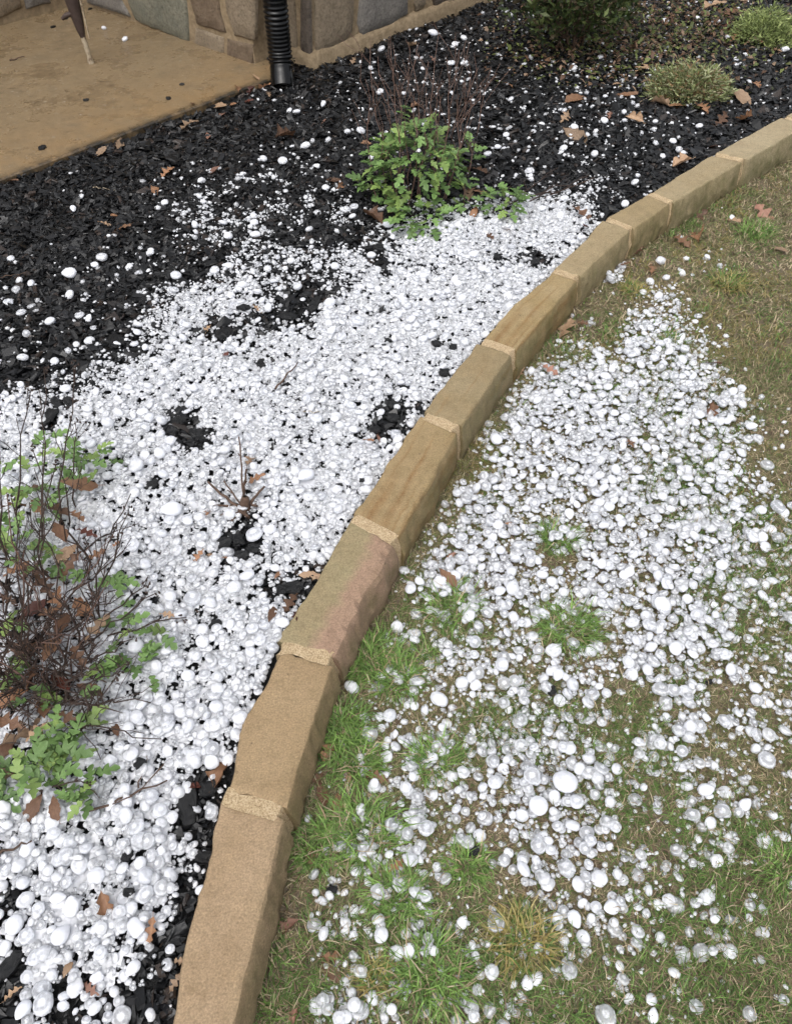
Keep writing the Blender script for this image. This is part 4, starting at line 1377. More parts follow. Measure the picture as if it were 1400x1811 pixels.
for (bx, by, bd, bk) in BIG:
    zz = 0.125 if (bx < 420 and by < 130) else 0.012
    p_ = U(bx, by, zz)
    if zz == 0.012 and p_.x < float(x_right(p_.y)):
        p_ = U(bx, by, ZB + 0.022)
    _, _, s_ = PX(np.array(p_))
    if bk == 'A' and bd < 30 and p_.y < 1.5 and g.random() < 0.45:
        bk = 'B'
    rows.append((p_.x, p_.y, bd / float(s_) * 1.02, bk, True))
print('hail', len(rows))
FINE = []
nf = 200000
fx_ = g.uniform(-1.6, 1.7, nf)
fy_ = g.uniform(0.1, 3.9, nf)
fl_ = fx_ > x_right(fy_) + 0.014
fb_ = in_bed(fx_, fy_, 0.003)
fz_ = np.where(fl_, 0.01, ZB + 0.01)
fpx, fpy, fs = PX(np.stack([fx_, fy_, fz_], -1))
fc = cover(fx_, fy_, fz_)
pk = np.where(fb_, np.clip((fc - 0.45) * 1.8, 0, 1), np.where(fl_, np.clip(fc - 0.12, 0, 1) * 0.55, 0)) * 0.62
ok = (g.random(nf) < pk) & (fpx > -300) & (fpx < 1700) & (fpy > -20)
FINE = np.stack([fx_[ok], fy_[ok], g.uniform(0.005, 0.0115, ok.sum())], 1)
print('fine', len(FINE))


def settle(x, y, dia, kind, big):
    """rest a stone on what lies below it, and add it to the height field"""
    flatn = {'A': 0.60, 'B': 0.48, 'b': 0.48, 'C': 0.62, 'c': 0.62, 'D': 0.70}[kind]
    rr = dia / 2
    i0, i1 = int((x - rr - HX0) / HS), int((x + rr - HX0) / HS) + 1
    j0, j1 = int((y - rr - HY0) / HS), int((y + rr - HY0) / HS) + 1
    if i0 < 0 or j0 < 0 or i1 >= HNX or j1 >= HNY:
        return None
    sub = HZ[j0:j1, i0:i1]
    dx_ = hx[i0:i1][None] - x
    dy_ = hy[j0:j1][:, None] - y
    q = np.clip(1 - (dx_ ** 2 + dy_ ** 2) / rr ** 2, 0, None)
    msk = q > 0
    if not msk.any():
        return None
    v = sub[msk]
    g0 = G0[j0:j1, i0:i1][msk].mean()
    base = 0.7 * v.mean() + 0.3 * v.max() - (0.75 if not big else 0.3) * rr * flatn
    base = g0 + min(base - g0, 0.013)
    hz = rr * flatn
    cz = base + hz
    HZ[j0:j1, i0:i1] = np.where(msk, np.maximum(sub, cz + hz * np.sqrt(q)), sub)
    gx_ = (v.max() - v.min())
    return cz


STONES = []
for (x_, y_, d_, k_, b_) in rows:
    cz = settle(x_, y_, d_, k_, b_)
    if cz is None:
        continue
    STONES.append((x_, y_, cz, d_, k_, b_))
# which ones are told apart: the surveyed ones, then the broadest of the rest that lie on top, up to 300
arr = np.array([(a, b, c, e) for a, b, c, e, f, h in STONES])
spx, spy, ss = PX(arr[:, :3])
dia_px = arr[:, 3] * ss
ii = np.clip(((arr[:, 0] - HX0) / HS).astype(int), 0, HNX - 1)
jj = np.clip(((arr[:, 1] - HY0) / HS).astype(int), 0, HNY - 1)
ontop = HZ[jj, ii] < arr[:, 2] + arr[:, 3] * 0.42
inview = (spx > 8) & (spx < 1392) & (spy > 8) & (spy < 1803)
single = [i for i, t in enumerate(STONES) if t[5] and inview[i]]
rest = [i for i in np.argsort(-dia_px) if not STONES[i][5] and ontop[i] and inview[i]]
single = (single + rest)[:300]
single_set = set(single)
ADJ = {'A': 'smooth opaque white', 'B': 'cloudy ringed disc-shaped', 'b': 'clear glassy disc-shaped', 'C': 'lumpy white', 'c': 'clear lumpy', 'D': 'egg-shaped white'}
PROTO = {}
hitems = []
g = np.random.default_rng(5)
big_i = max(single, key=lambda i: dia_px[i] if STONES[i][5] and STONES[i][4] == 'A' else 0)
for i in single:
    x_, y_, z_, d_, k_, b_ = STONES[i]
    v = int(g.integers(NV))
    if (k_, v) not in PROTO:
        P, A = SH3[k_][v]
        PROTO[(k_, v)] = mesh_np('hailstone', P, F3, M_HAIL, True, A, 'ice')
    tilt = 0.15 if k_ in 'Bb' else 0.25
    o = link('hailstone', PROTO[(k_, v)], loc=(x_, y_, z_), rot=(g.normal(0, tilt), g.normal(0, tilt), g.uniform(0, 6.28)), scale=(d_ / 2,) * 3)
    if i == big_i:
        tag(o, 'largest smooth white hailstone of all, on the lawn right of centre', 'hailstone', 'hailstones')
    else:
        hitems.append((o, float(spx[i]), float(spy[i]), ADJ[k_], 'hailstone'))
give_labels(hitems, 'hailstone', 'hailstones')
# all the others, one body of hail
HV, HF, HA, hoff = [], [], [], 0
kcode = np.array([KINDS.index(t[4]) for t in STONES])
free_ = np.ones(len(STONES), bool)
free_[single] = False
flat_ = np.array([{'A': 0.60, 'B': 0.48, 'b': 0.48, 'C': 0.62, 'c': 0.62, 'D': 0.70}[t[4]] for t in STONES])
buried = HZ[jj, ii] > arr[:, 2] + arr[:, 3] * 0.5 * flat_ + 0.0025      # covered by other stones
for du, dv in ((1, 0), (-1, 0), (0, 1), (0, -1)):
    iq = np.clip(((arr[:, 0] + du * 0.3 * arr[:, 3] - HX0) / HS).astype(int), 0, HNX - 1)
    jq = np.clip(((arr[:, 1] + dv * 0.3 * arr[:, 3] - HY0) / HS).astype(int), 0, HNY - 1)
    buried &= HZ[jq, iq] > arr[:, 2] + arr[:, 3] * 0.4 * flat_
free_ &= ~buried
print('buried', buried.sum())
lev = np.where(dia_px > 30, 2, np.where(dia_px > 14.0, 1, 0))
lev = np.where((spx < -40) | (spx > 1440) | (spy > 1860), 0, lev)
for kd_ in KINDS:
    for v in range(NV):
        for hi in (0, 1, 2):
            idx = np.nonzero(free_ & (kcode == KINDS.index(kd_)) & (np.arange(len(STONES)) % NV == v) & (lev == hi))[0]
            if not len(idx):
                continue
            P, A = (SH1, SH2, SH3)[hi][kd_][v]
            Fx = (F1, F2, F3)[hi]
            n = len(idx)
            D = arr[idx]
            tilt = 0.25 if kd_ in 'Bb' else 0.42
            a, b, c = g.normal(0, tilt, n), g.normal(0, tilt, n), g.uniform(0, 2 * math.pi, n)
            ca, sa, cb, sb, cc_, sc_ = np.cos(a), np.sin(a), np.cos(b), np.sin(b), np.cos(c), np.sin(c)
            Rx = np.zeros((n, 3, 3)); Rx[:, 0, 0] = 1; Rx[:, 1, 1] = ca; Rx[:, 1, 2] = -sa; Rx[:, 2, 1] = sa; Rx[:, 2, 2] = ca
            Ry = np.zeros((n, 3, 3)); Ry[:, 1, 1] = 1; Ry[:, 0, 0] = cb; Ry[:, 0, 2] = sb; Ry[:, 2, 0] = -sb; Ry[:, 2, 2] = cb
            Rz = np.zeros((n, 3, 3)); Rz[:, 2, 2] = 1; Rz[:, 0, 0] = cc_; Rz[:, 0, 1] = -sc_; Rz[:, 1, 0] = sc_; Rz[:, 1, 1] = cc_
            M3 = Rz @ Ry @ Rx
            W = np.einsum('nij,vj->nvi', M3, P) * (D[:, 3] / 2)[:, None, None] + D[:, None, :3]
            At = np.repeat(A[None], n, 0).copy()
            At[..., 1] = np.clip(At[..., 1] * g.uniform(0.5, 1.4, (n, 1)), 0, 0.95)
            At[..., 2] = g.random((n, 1))
            HV.append(W.reshape(-1, 3))
            HF.append((Fx[None] + (np.arange(n) * len(P))[:, None, None]).reshape(-1, 3) + hoff)
            HA.append(At.reshape(-1, 3))
            hoff += n * len(P)
for v in range(4):
    D = FINE[v::4]
    n = len(D)
    P = I1 * (1 + np.random.default_rng(v).uniform(-.3, .25, (12, 1))) * np.array([1, 0.85, 0.6])
    c = g.uniform(0, 6.28, n)
    iu = np.clip(((D[:, 0] - HX0) / HS).astype(int), 0, HNX - 1)
    ju = np.clip(((D[:, 1] - HY0) / HS).astype(int), 0, HNY - 1)
    zc = G0[ju, iu] + np.minimum(0.35 * np.clip(HZ[ju, iu] - G0[ju, iu], 0, 0.02) * g.uniform(0.4, 1.9, n), 0.013) + 0.002
    X = P[None, :, 0] * np.cos(c)[:, None] - P[None, :, 1] * np.sin(c)[:, None]
    Y = P[None, :, 0] * np.sin(c)[:, None] + P[None, :, 1] * np.cos(c)[:, None]
    W = np.stack([X, Y, np.repeat(P[None, :, 2], n, 0)], -1) * (D[:, 2] / 2)[:, None, None] + np.stack([D[:, 0], D[:, 1], zc], 1)[:, None]
    At = np.zeros((n, 12, 3))
    At[..., 0] = np.hypot(I1[:, 0], I1[:, 1])
    At[..., 1] = g.uniform(0.0, 0.25, (n, 1))
    At[..., 2] = g.random((n, 1))
    HV.append(W.reshape(-1, 3))
    HF.append((F1[None] + (np.arange(n) * 12)[:, None, None]).reshape(-1, 3) + hoff)
    HA.append(At.reshape(-1, 3))
    hoff += n * 12
# pellets fused into a sheet of ice where the drift is thickest
sx_ = np.arange(-1.8, 1.3, 0.0062)
sy_ = np.arange(-0.05, 3.3, 0.0062)
SX, SY = np.meshgrid(sx_, sy_)
SX = SX + g.uniform(-.0017, .0017, SX.shape)
SY = SY + g.uniform(-.0017, .0017, SY.shape)
fx_, fy_ = SX.ravel(), SY.ravel()
cvs_ = cover(fx_, fy_, np.full(fx_.size, ZB + 0.01))
inb = in_bed(fx_, fy_, 0.004)
iu = np.clip(((fx_ - HX0) / HS).astype(int), 0, HNX - 1)
ju = np.clip(((fy_ - HY0) / HS).astype(int), 0, HNY - 1)
nzs = 0.55 * vnoise(fx_, fy_, 0.03, 91) + 0.45 * vnoise(fx_, fy_, 0.013, 92)
keepv = inb & (cvs_ - 0.40 * nzs > 0.46) & (HZ[ju, iu] - G0[ju, iu] > 0.0015)
zs = G0[ju, iu] + 0.0015 + 0.58 * np.clip(HZ[ju, iu] - G0[ju, iu], 0, 0.014) + 0.0035 * vnoise(fx_, fy_, 0.0075, 93)
nx_ = len(sx_)
a_ = (np.arange(len(sy_) - 1)[:, None] * nx_ + np.arange(nx_ - 1)[None]).ravel()
Q = np.stack([a_, a_ + 1, a_ + nx_ + 1, a_ + nx_], 1)
Q = Q[keepv[Q].all(1)]
used = np.unique(Q)
rem = np.zeros(fx_.size, np.int64)
rem[used] = np.arange(len(used))
Q = rem[Q]
HV.append(np.stack([fx_, fy_, zs], 1)[used])
HF.append(np.concatenate([Q[:, [0, 1, 2]], Q[:, [0, 2, 3]]]) + hoff)
HA.append(np.stack([np.full(len(used), 0.3), 0.10 + 0.25 * vnoise(fx_, fy_, 0.010, 94)[used], vnoise(fx_, fy_, 0.009, 95)[used]], 1))
hoff += len(used)
HF_ = np.concatenate(HF)
print('hail tris', len(HF_))
tag(link('hail', mesh_np('hail', np.concatenate(HV), HF_, M_HAIL, True, np.concatenate(HA), 'ice')),
    'thick white drifts of small hail over mulch bed and lawn', 'hail', kind='stuff')


def top_z(x, y):
    i = min(max(int((x - HX0) / HS), 2), HNX - 3)
    j = min(max(int((y - HY0) / HS), 2), HNY - 3)
    return float(HZ[j - 2:j + 3, i - 2:i + 3].mean())


def ground_at(px, py):
    """the survey point on whatever lies there"""
    z = 0.012
    p = U(px, py, z)
    if p.x < float(x_right(p.y)) - 0.02:
        z = ZB + 0.02
        p = U(px, py, z)
    for _ in range(3):
        z = top_z(p.x, p.y)
        p = U(px, py, z)
    return p
# ------------------------------------------------------------------ fallen leaves
def leaf_mesh(name, kind, mat, seed):
    g = random.Random(seed)
    V, Fc = [], []
    nt_ = 15
    curl = g.uniform(0.5, 1.7) * g.choice([1, 1, -0.6])
    bend = g.uniform(-0.5, 0.9)
    twist = g.uniform(-0.7, 0.7)
    ph = g.uniform(0, 1)
    for i in range(nt_):
        t = i / (nt_ - 1)
        env = math.sin(math.pi * min(1, t * 0.97 + 0.03) ** 0.85)
        if kind == 'oak':
            wv = 0.30 * env * (0.58 + 0.42 * math.cos(2 * math.pi * (3.4 * t + ph)))
        elif kind == 'star':
            wv = 0.42 * env * (0.42 + 0.58 * abs(math.cos(math.pi * (2.4 * t + 0.25 + ph * 0.2))))
        else:
            wv = 0.23 * env
        wv = max(wv, 0.012)
        asym = 1 + g.uniform(-.2, .2)
        for j, a in enumerate((-1, -0.5, 0, 0.5, 1)):
            w_ = wv * (asym if a < 0 else 2 - asym)
            ang = a * curl * 0.9
            x = math.sin(ang) / max(0.3, abs(curl * 0.9)) * w_ if abs(curl) > 0.3 else a * w_
            z = (1 - math.cos(ang)) * w_ * 0.9 + 0.10 * bend * math.sin(math.pi * t) + 0.10 * twist * (t - 0.5) * a * 2 + g.uniform(-.012, .012)
            V.append((x + 0.05 * math.sin(3 * t + ph * 6), t - 0.5, z))
    for i in range(nt_ - 1):
        for j in range(4):
            a = i * 5 + j
            Fc.append((a, a + 1, a + 6, a + 5))
    b = len(V)
    for t, z in ((0.0, 0.0), (-0.09, 0.015), (-0.17, 0.035)):
        V.append((-0.008, -0.5 + t, z)); V.append((0.008, -0.5 + t, z + .004))
    Fc += [(b, b + 1, b + 3, b + 2), (b + 2, b + 3, b + 5, b + 4)]
    V = np.array(V)
    V[:, 2] -= V[:, 2].min()
    return mesh_np(name, V, Fc, mat, True)


LEAVES = """337 224 34 tan|368 242 18 pink|213 256 27 tan|178 272 25 tan|298 307 27 orange|275 338 25 orange|380 303 20 pink|505 243 38 brown|23 322 20 brown|205 384 16 orange|185 398 18 tan|218 406 25 orange|340 185 15 brown|455 140 22 tan|465 158 26 orange|420 160 25 orange|387 190 27 tan|393 205 20 pink|438 182 18 russet|412 187 17 orange|400 172 18 brown|476 170 15 tan|445 165 18 russet
625 112 18 tan|590 320 22 brown|602 331 18 orange|572 217 12 pink|684 274 26 orange|648 255 16 orange|733 190 16 orange|730 83 20 tan|842 305 34 brown|848 346 38 orange|826 348 30 tan|838 378 22 orange|660 388 40 brown|700 376 30 brown|898 152 22 orange|765 107 16 pink|894 407 15 orange|865 419 20 brown
1018 178 36 orange|1016 241 42 tan|997 210 28 tan|1078 205 18 pink|1120 212 26 tan|1165 185 30 tan|1195 190 30 orange|1203 291 32 tan|1258 262 20 pink|1027 384 36 brown|1034 402 20 russet|1255 18 42 tan|1285 28 36 orange|1285 55 34 russet|1300 72 26 orange|1140 125 40 tan|1105 170 34 orange|1335 152 26 orange|1312 180 40 tan|1320 212 34 orange|1240 195 34 orange|1275 215 34 brown|1370 92 18 tan|965 115 20 brown|1090 150 15 tan
1348 379 42 pink|1240 385 28 brown|1294 393 22 tan|1205 432 34 orange|1237 420 34 orange|1125 446 26 brown|1150 480 27 orange|1103 470 18 brown|1378 445 26 tan|1000 592 54 tan|1030 575 20 brown|970 655 28 pink|921 663 22 tan|1255 727 28 brown|1260 645 24 russet
1115 786 24 orange|900 928 13 orange|790 1022 36 orange|797 985 18 pink
442 818 34 tan|453 850 32 orange|367 911 22 orange|353 985 24 orange|372 983 14 tan|398 988 10 orange|548 1019 32 tan|492 1018 16 orange|515 1070 38 brown|522 1090 30 russet|480 1088 26 brown|651 781 20 orange|670 778 18 pink|399 628 18 russet|367 585 18 tan|455 548 18 tan
140 857 48 orange|95 905 50 brown|135 915 36 orange|110 945 42 brown|155 945 30 russet|10 965 32 tan|110 1060 48 orange|85 1090 28 orange|175 1112 46 tan|205 965 16 orange|296 1089 22 tan|20 1065 26 brown|40 1305 76 tan|66 1297 36 tan|205 1290 26 brown|60 1430 46 brown|30 1105 32 brown|393 1370 46 orange|345 1395 20 russet|10 1330 42 brown|60 1010 44 brown|30 1010 36 orange|130 1000 40 brown|80 1040 46 brown|150 1075 40 orange|60 1080 44 russet|110 1110 48 brown|40 1150 46 brown|90 1150 44 orange|140 1160 42 brown|60 1200 50 brown|110 1210 46 russet|160 1220 38 brown|20 1240 48 orange|80 1255 46 brown|130 1275 40 brown|20 1280 44 brown|70 900 40 orange|120 980 36 tan|25 900 34 brown|170 985 30 orange|50 870 30 brown|15 1370 44 tan|100 1430 36 brown
188 1600 38 orange|268 1650 38 orange|25 1760 28 tan|165 1750 32 pink|120 1715 24 tan|310 1740 28 tan|318 1700 22 tan
580 1335 30 orange|560 1378 24 brown|570 1405 38 brown|598 1425 36 orange|663 1373 36 orange|550 1515 28 brown|700 1534 30 orange|587 1690 40 orange|588 1722 40 brown|513 1640 32 pink|522 1800 22 pink|615 1376 18 tan"""
ADJL = {'orange': 'orange brown', 'tan': 'pale tan', 'brown': 'dark brown', 'russet': 'dark russet', 'pink': 'pinkish tan'}
LPROTO = {}
for m_ in LM:
    LPROTO[m_] = [leaf_mesh('fallen_leaf', kd_, LM[m_], 400 + i) for i, kd_ in enumerate(('oak', 'oak', 'star', 'plain', 'plain', 'oak'))]
litems = []
rl = random.Random(3)
for ln in LEAVES.replace('\n', '|').split('|'):
    a, b, c, m_ = ln.split()
    a, b, c = float(a), float(b), float(c)
    p = ground_at(a, b)
    _, _, s = PX(np.array(p))
    sz = c / float(s) * 1.3
    if a < 185 and 850 < b < 1300:
        p = U(a, b, p.z + rl.uniform(0.015, 0.06))      # caught among the twigs
    o = link('fallen_leaf', rl.choice(LPROTO[m_]), loc=(p.x, p.y, p.z + 0.003), rot=(rl.gauss(0.12, 0.28), rl.gauss(0, 0.28), rl.uniform(0, 6.28)), scale=(sz,) * 3)
    litems.append((o, a, b, ADJL[m_] + ' curled', 'fallen leaf'))
give_labels(litems, 'leaf', 'fallen leaves')

# ------------------------------------------------------------------ larger pieces of black bark
CHUNKS = """395 592 38 26|205 603 42 26|318 745 40 30|352 772 34 30|306 765 30 20|271 858 32 22|88 738 34 40|123 712 22 26|98 712 22 16|249 1351 28 24|335 1425 46 104|371 1395 44 40|18 1708 40 70|364 1516 44 30|228 1580 26 22|226 1514 28 26|557 540 26 26|505 560 44 18|540 522 24 16|671 439 28 14|685 603 14 10|508 684 18 16|462 645 26 26|771 608 22 12|802 615 20 14|786 660 26 18|692 716 22 12|697 742 30 20|664 762 32 20|422 955 34 34|450 972 34 24|395 962 30 22|425 985 30 20|520 1040 44 24|380 1105 26 22|500 1045 26 22|640 850 14 8|600 858 18 8|835 1506 24 22|588 1575 26 24|1252 1207 30 12|975 1222 22 20|300 400 22 14|430 545 26 16|360 430 26 12|560 395 30 16|880 455 26 12|945 465 24 12|76 262 15 8|299 175 12 5|153 178 13 4|95 48 9 4|322 150 12 3|118 33 7 4|160 16 7 3"""


def chunk_mesh(seed):
    """crumbly flat piece: a lobed outline, stepped and split along the grain"""
    g = np.random.default_rng(seed)
    V, Fc = ico(3)
    an = np.arctan2(V[:, 1], V[:, 0])
    lob = 0.80 + 0.55 * (vnoise(np.cos(an) * 1.7 + seed * 3.1, np.sin(an) * 1.7, 1.0, seed) - 0.5) + 0.35 * (vnoise(np.cos(an) * 4 + seed, np.sin(an) * 4, 1.0, seed + 3) - 0.5)
    P = np.sign(V) * np.abs(V) ** np.array([0.7, 0.7, 0.55])
    P[:, :2] *= lob[:, None]
    P[:, 2] *= 0.55 + 0.9 * vnoise(P[:, 0] * 2.2, P[:, 1] * 5.0, 1.0, seed + 5) + 0.3 * vnoise(P[:, 0] * 6, P[:, 1] * 12, 1.0, seed + 6)
    P += g.normal(0, 0.035, P.shape)
    return mesh_np('bark_chunk', P, Fc, M_MULCH, False, np.repeat(np.array([[0.25 + 0.1 * seed % 0.5, 0.6, 0.5]]), len(P), 0))


CP = [chunk_mesh(i) for i in range(8)]
citems = []
rc = random.Random(9)
for ln in CHUNKS.split('|'):
    a, b, w_, h_ = [float(q) for q in ln.split()]
    p = ground_at(a, b)
    _, _, s = PX(np.array(p))
    s = float(s)
    el = math.atan2(CAM_Z - p.z, p.y)
    sx_, sy_ = w_ / s / 2 * 0.92, max(h_ / s / 2 / math.sin(el), 0.004) * 0.9
    th = min(0.0065, 0.35 * min(sx_, sy_))
    o = link('bark_chunk', rc.choice(CP), loc=(p.x, p.y, p.z + th * 0.4), rot=(rc.gauss(0, 0.12), rc.gauss(0, 0.12), rc.uniform(-0.5, 0.5)), scale=(sx_, sy_, th))
    citems.append((o, a, b, 'flat black' if w_ > 24 else 'small black', 'bark piece'))
give_labels(citems, 'bark', 'loose bark pieces')


# ------------------------------------------------------------------ twigs and stems
def wig_path(p0, p1, n, amp, g, sag=0.0):
    out = []
    off = Vector((0, 0, 0))
    for i in range(n):
        t = i / (n - 1)
        q = Vector(p0).lerp(Vector(p1), t)
        if 0 < i < n - 1:
            off = Vector((g.uniform(-1, 1), g.uniform(-1, 1), g.uniform(-1, 1))) * amp
            q = q + off
        q.z += sag * math.sin(math.pi * t)
        out.append(q)
    return out


def stem(V, Fc, p0, p1, r0, r1, g, twigs=3, amp=0.012, tl=0.12, sides=5, depth=1):
    path = wig_path(p0, p1, 8, amp, g)
    rad = [r0 + (r1 - r0) * i / 7 for i in range(8)]
    tube(path, rad, sides, V, Fc)
    d = (Vector(p1) - Vector(p0)).normalized()
    for _ in range(twigs):
        i = g.randint(2, 6)
        dv = (d + Vector((g.uniform(-1, 1), g.uniform(-1, 1), g.uniform(-0.25, 0.7))) * 0.85).normalized()
        L = tl * g.uniform(0.4, 1.1)
        e = path[i] + dv * L
        if depth > 1:
            stem(V, Fc, path[i], e, rad[i] * 0.7, r1 * 0.7, g, 2, amp * 0.5, tl * 0.5, 4, depth - 1)
        else:
            tube(wig_path(path[i], e, 4, L * 0.05, g), [rad[i] * 0.6, rad[i] * 0.5, r1, r1 * 0.7], 4, V, Fc)
    return path


def mum_leaf(seed, mat):
    """lobed leaf of a garden chrysanthemum, stalk at the origin, blade along +y"""
    g = random.Random(seed)
    half = [(0.02, 0.20), (0.18, 0.26), (0.20, 0.36), (0.06, 0.43), (0.25, 0.54), (0.27, 0.68), (0.08, 0.69), (0.16, 0.85), (0.10, 0.94), (0.05, 1.04)]
    half = [(x * g.uniform(0.85, 1.15), y + g.uniform(-.02, .02)) for x, y in half]
    droop = g.uniform(0.25, 0.6)
    fold = g.uniform(0.1, 0.4)
    V = []
    f = lambda x, y: (x, y * (1 - 0.12 * droop), -droop * 0.55 * y * y + fold * abs(x) - 0.5 * fold * x * x * 2 + 0.03 * math.sin(9 * y + 5 * x))
    mids = [0.12, 0.34, 0.55, 0.76, 1.03]
    for m in mids:
        V.append(f(0, m))
    Fc = []
    for sgn in (-1, 1):
        b = len(V)
        for x, y in half:
            V.append(f(sgn * x, y))
        link_ = [0, 0, 1, 1, 1, 2, 2, 3, 3, 4]
        for i in range(9):
            a, c = b + i, b + i + 1
            Fc.append((link_[i], a, c) if sgn > 0 else (link_[i], c, a))
            if link_[i] != link_[i + 1]:
                Fc.append((link_[i], c, link_[i + 1]) if sgn > 0 else (link_[i], link_[i + 1], c))
    b = len(V)
    for y, w_ in ((0.0, 0.018), (0.13, 0.014)):
        V.append((-w_, y, 0.0)); V.append((w_, y, 0.0))
    Fc += [(b, b + 1, b + 3), (b, b + 3, b + 2)]
    return mesh_np('leaf', np.array(V), np.array(Fc), mat, True)


ML = [mum_leaf(i, M_MUM) for i in range(5)] + [mum_leaf(9 + i, M_MUM2) for i in range(2)]


def put_leaf(parent, p, yaw, pitch, size, g, roll=0.0, pale=0.2):
    me = g.choice(ML[5:]) if g.random() < pale else g.choice(ML[:5])
    return link('leaf', me, parent, loc=Vector(p) - parent.location, rot=Euler((pitch, roll, yaw - math.pi / 2), 'XYZ'), scale=(size,) * 3)


def leafy_dome(parent, c, rx, ry, hz, n, size, g, z0=0.0, pale=0.2):
    for _ in range(n):
        u = g.uniform(0, 2 * math.pi)
        v = math.asin(g.random() ** 0.8)
        k_ = g.uniform(0.72, 1.04)
        p = Vector((c.x + math.cos(u) * math.cos(v) * rx * k_, c.y + math.sin(u) * math.cos(v) * ry * k_, c.z + z0 + math.sin(v) * hz * k_))
        put_leaf(parent, p, u + g.gauss(0, 0.5), g.gauss(0.25 - 0.35 + v * 0.35, 0.35), size * g.uniform(0.65, 1.25), g, g.gauss(0, 0.3), pale)


# the leafy plant in the middle of the bed
g = random.Random(12)
c = ground_at(738, 372)
c = Vector((c.x, c.y + 0.11, ZB))
mum = empty('chrysanthemum', c, 'bushy green leafy plant with tall bare dead stems in the middle of the bed', 'plant')
leafy_dome(mum, c, 0.205, 0.16, 0.26, 235, 0.066, g, 0.02, 0.4)
for _ in range(16):      # a taller shoot
    t = g.random()
    put_leaf(mum, c + Vector((-0.055 + g.uniform(-.02, .02), 0.03, 0.22 + 0.13 * t)), g.uniform(0, 6.28), g.uniform(-0.2, 0.6), 0.055 * (1.15 - 0.5 * t), g, 0, 0.4)
for cx_, cy_, n, rx_, hz_ in ((752, 400, 34, 0.11, 0.06), (720, 408, 10, 0.05, 0.04), (660, 345, 16, 0.07, 0.10), (815, 300, 12, 0.06, 0.14)):
    q = ground_at(cx_, cy_)
    leafy_dome(mum, Vector((q.x, q.y, q.z)), rx_, rx_ * 0.7, hz_, n, 0.065, g, 0.01)
tops = [(655, 72), (668, 100), (690, 60), (700, 96), (722, 100), (740, 75), (758, 110), (775, 62), (790, 105), (812, 88), (830, 108), (845, 120), (700, 150), (735, 140), (782, 140), (850, 145), (640, 95), (822, 150), (868, 118), (805, 60)]
for tx_, ty_ in tops:
    bx_ = 700 + (tx_ - 700) * 0.55 + g.uniform(-14, 14) + 14
    by_ = g.uniform(335, 372)
    p0 = U(bx_, by_, ZB + 0.01)
    # the tip stands over (or a little behind) the root
    dz = 0.05
    yy = p0.y + g.uniform(0.0, 0.25)
    ray = U(tx_, ty_, 0.0) - Vector((0, 0, CAM_Z))
    tip = Vector((0, 0, CAM_Z)) + ray * (yy / ray.y)
    V, Fc = [], []
    stem(V, Fc, p0, tip, 0.0026, 0.0011, g, g.randint(3, 6), 0.020, 0.17)
    link('stem', mesh_np('stem', to_parent(V, mum), Fc, M_TWIG2, True), mum)

# the small leafy clump to its right
c2 = ground_at(890, 375)
mum2 = empty('leafy_clump', c2, 'small green leafy clump with dark twigs right of the bushy plant', 'plant')
leafy_dome(mum2, Vector((c2.x, c2.y + 0.02, c2.z)), 0.075, 0.06, 0.09, 46, 0.055, g, 0.0)
for (a, b, e, f_) in ((880, 372, 985, 305), (900, 366, 1040, 318), (870, 380, 930, 350), (905, 372, 1000, 340)):
    V, Fc = [], []
    p0, p1 = ground_at(a, b), ground_at(e, f_)
    stem(V, Fc, p0 + Vector((0, 0, .01)), p1 + Vector((0, 0, .02)), 0.0035, 0.0014, g, 3, 0.010, 0.09)
    link('twig', mesh_np('twig', to_parent(V, mum2), Fc, M_TWIG, True), mum2)

# the brown bush at the left border
g = random.Random(31)
cb = ground_at(90, 1180)
cb.z = ZB
bush = empty('twiggy_bush', cb, 'dead brown twiggy bush with green lobed leaves at left border', 'bush')


def over(px, py, hgt, ref):
    """point at height hgt on the sight line through a survey point, near the ground point ref"""
    return U(px, py, hgt)


for i in range(62):
    bx_, by_ = g.uniform(-40, 165), g.uniform(1000, 1290)
    p0 = U(bx_, by_, ZB)
    hgt = g.uniform(0.12, 0.40) * (1.0 if by_ < 1200 else 0.7)
    lean = Vector((g.gauss(0.03, 0.12), g.gauss(0.02, 0.10), 0))
    p1 = p0 + lean + Vector((0, 0, hgt))
    V, Fc = [], []
    path = stem(V, Fc, p0, p1, g.uniform(0.0016, 0.0033), 0.0010, g, g.randint(2, 5), 0.014, 0.12, 5, 2 if g.random() < 0.4 else 1)
    link('stem', mesh_np('stem', to_parent(V, bush), Fc, M_TWIG if g.random() < 0.7 else M_TWIG2, True), bush)
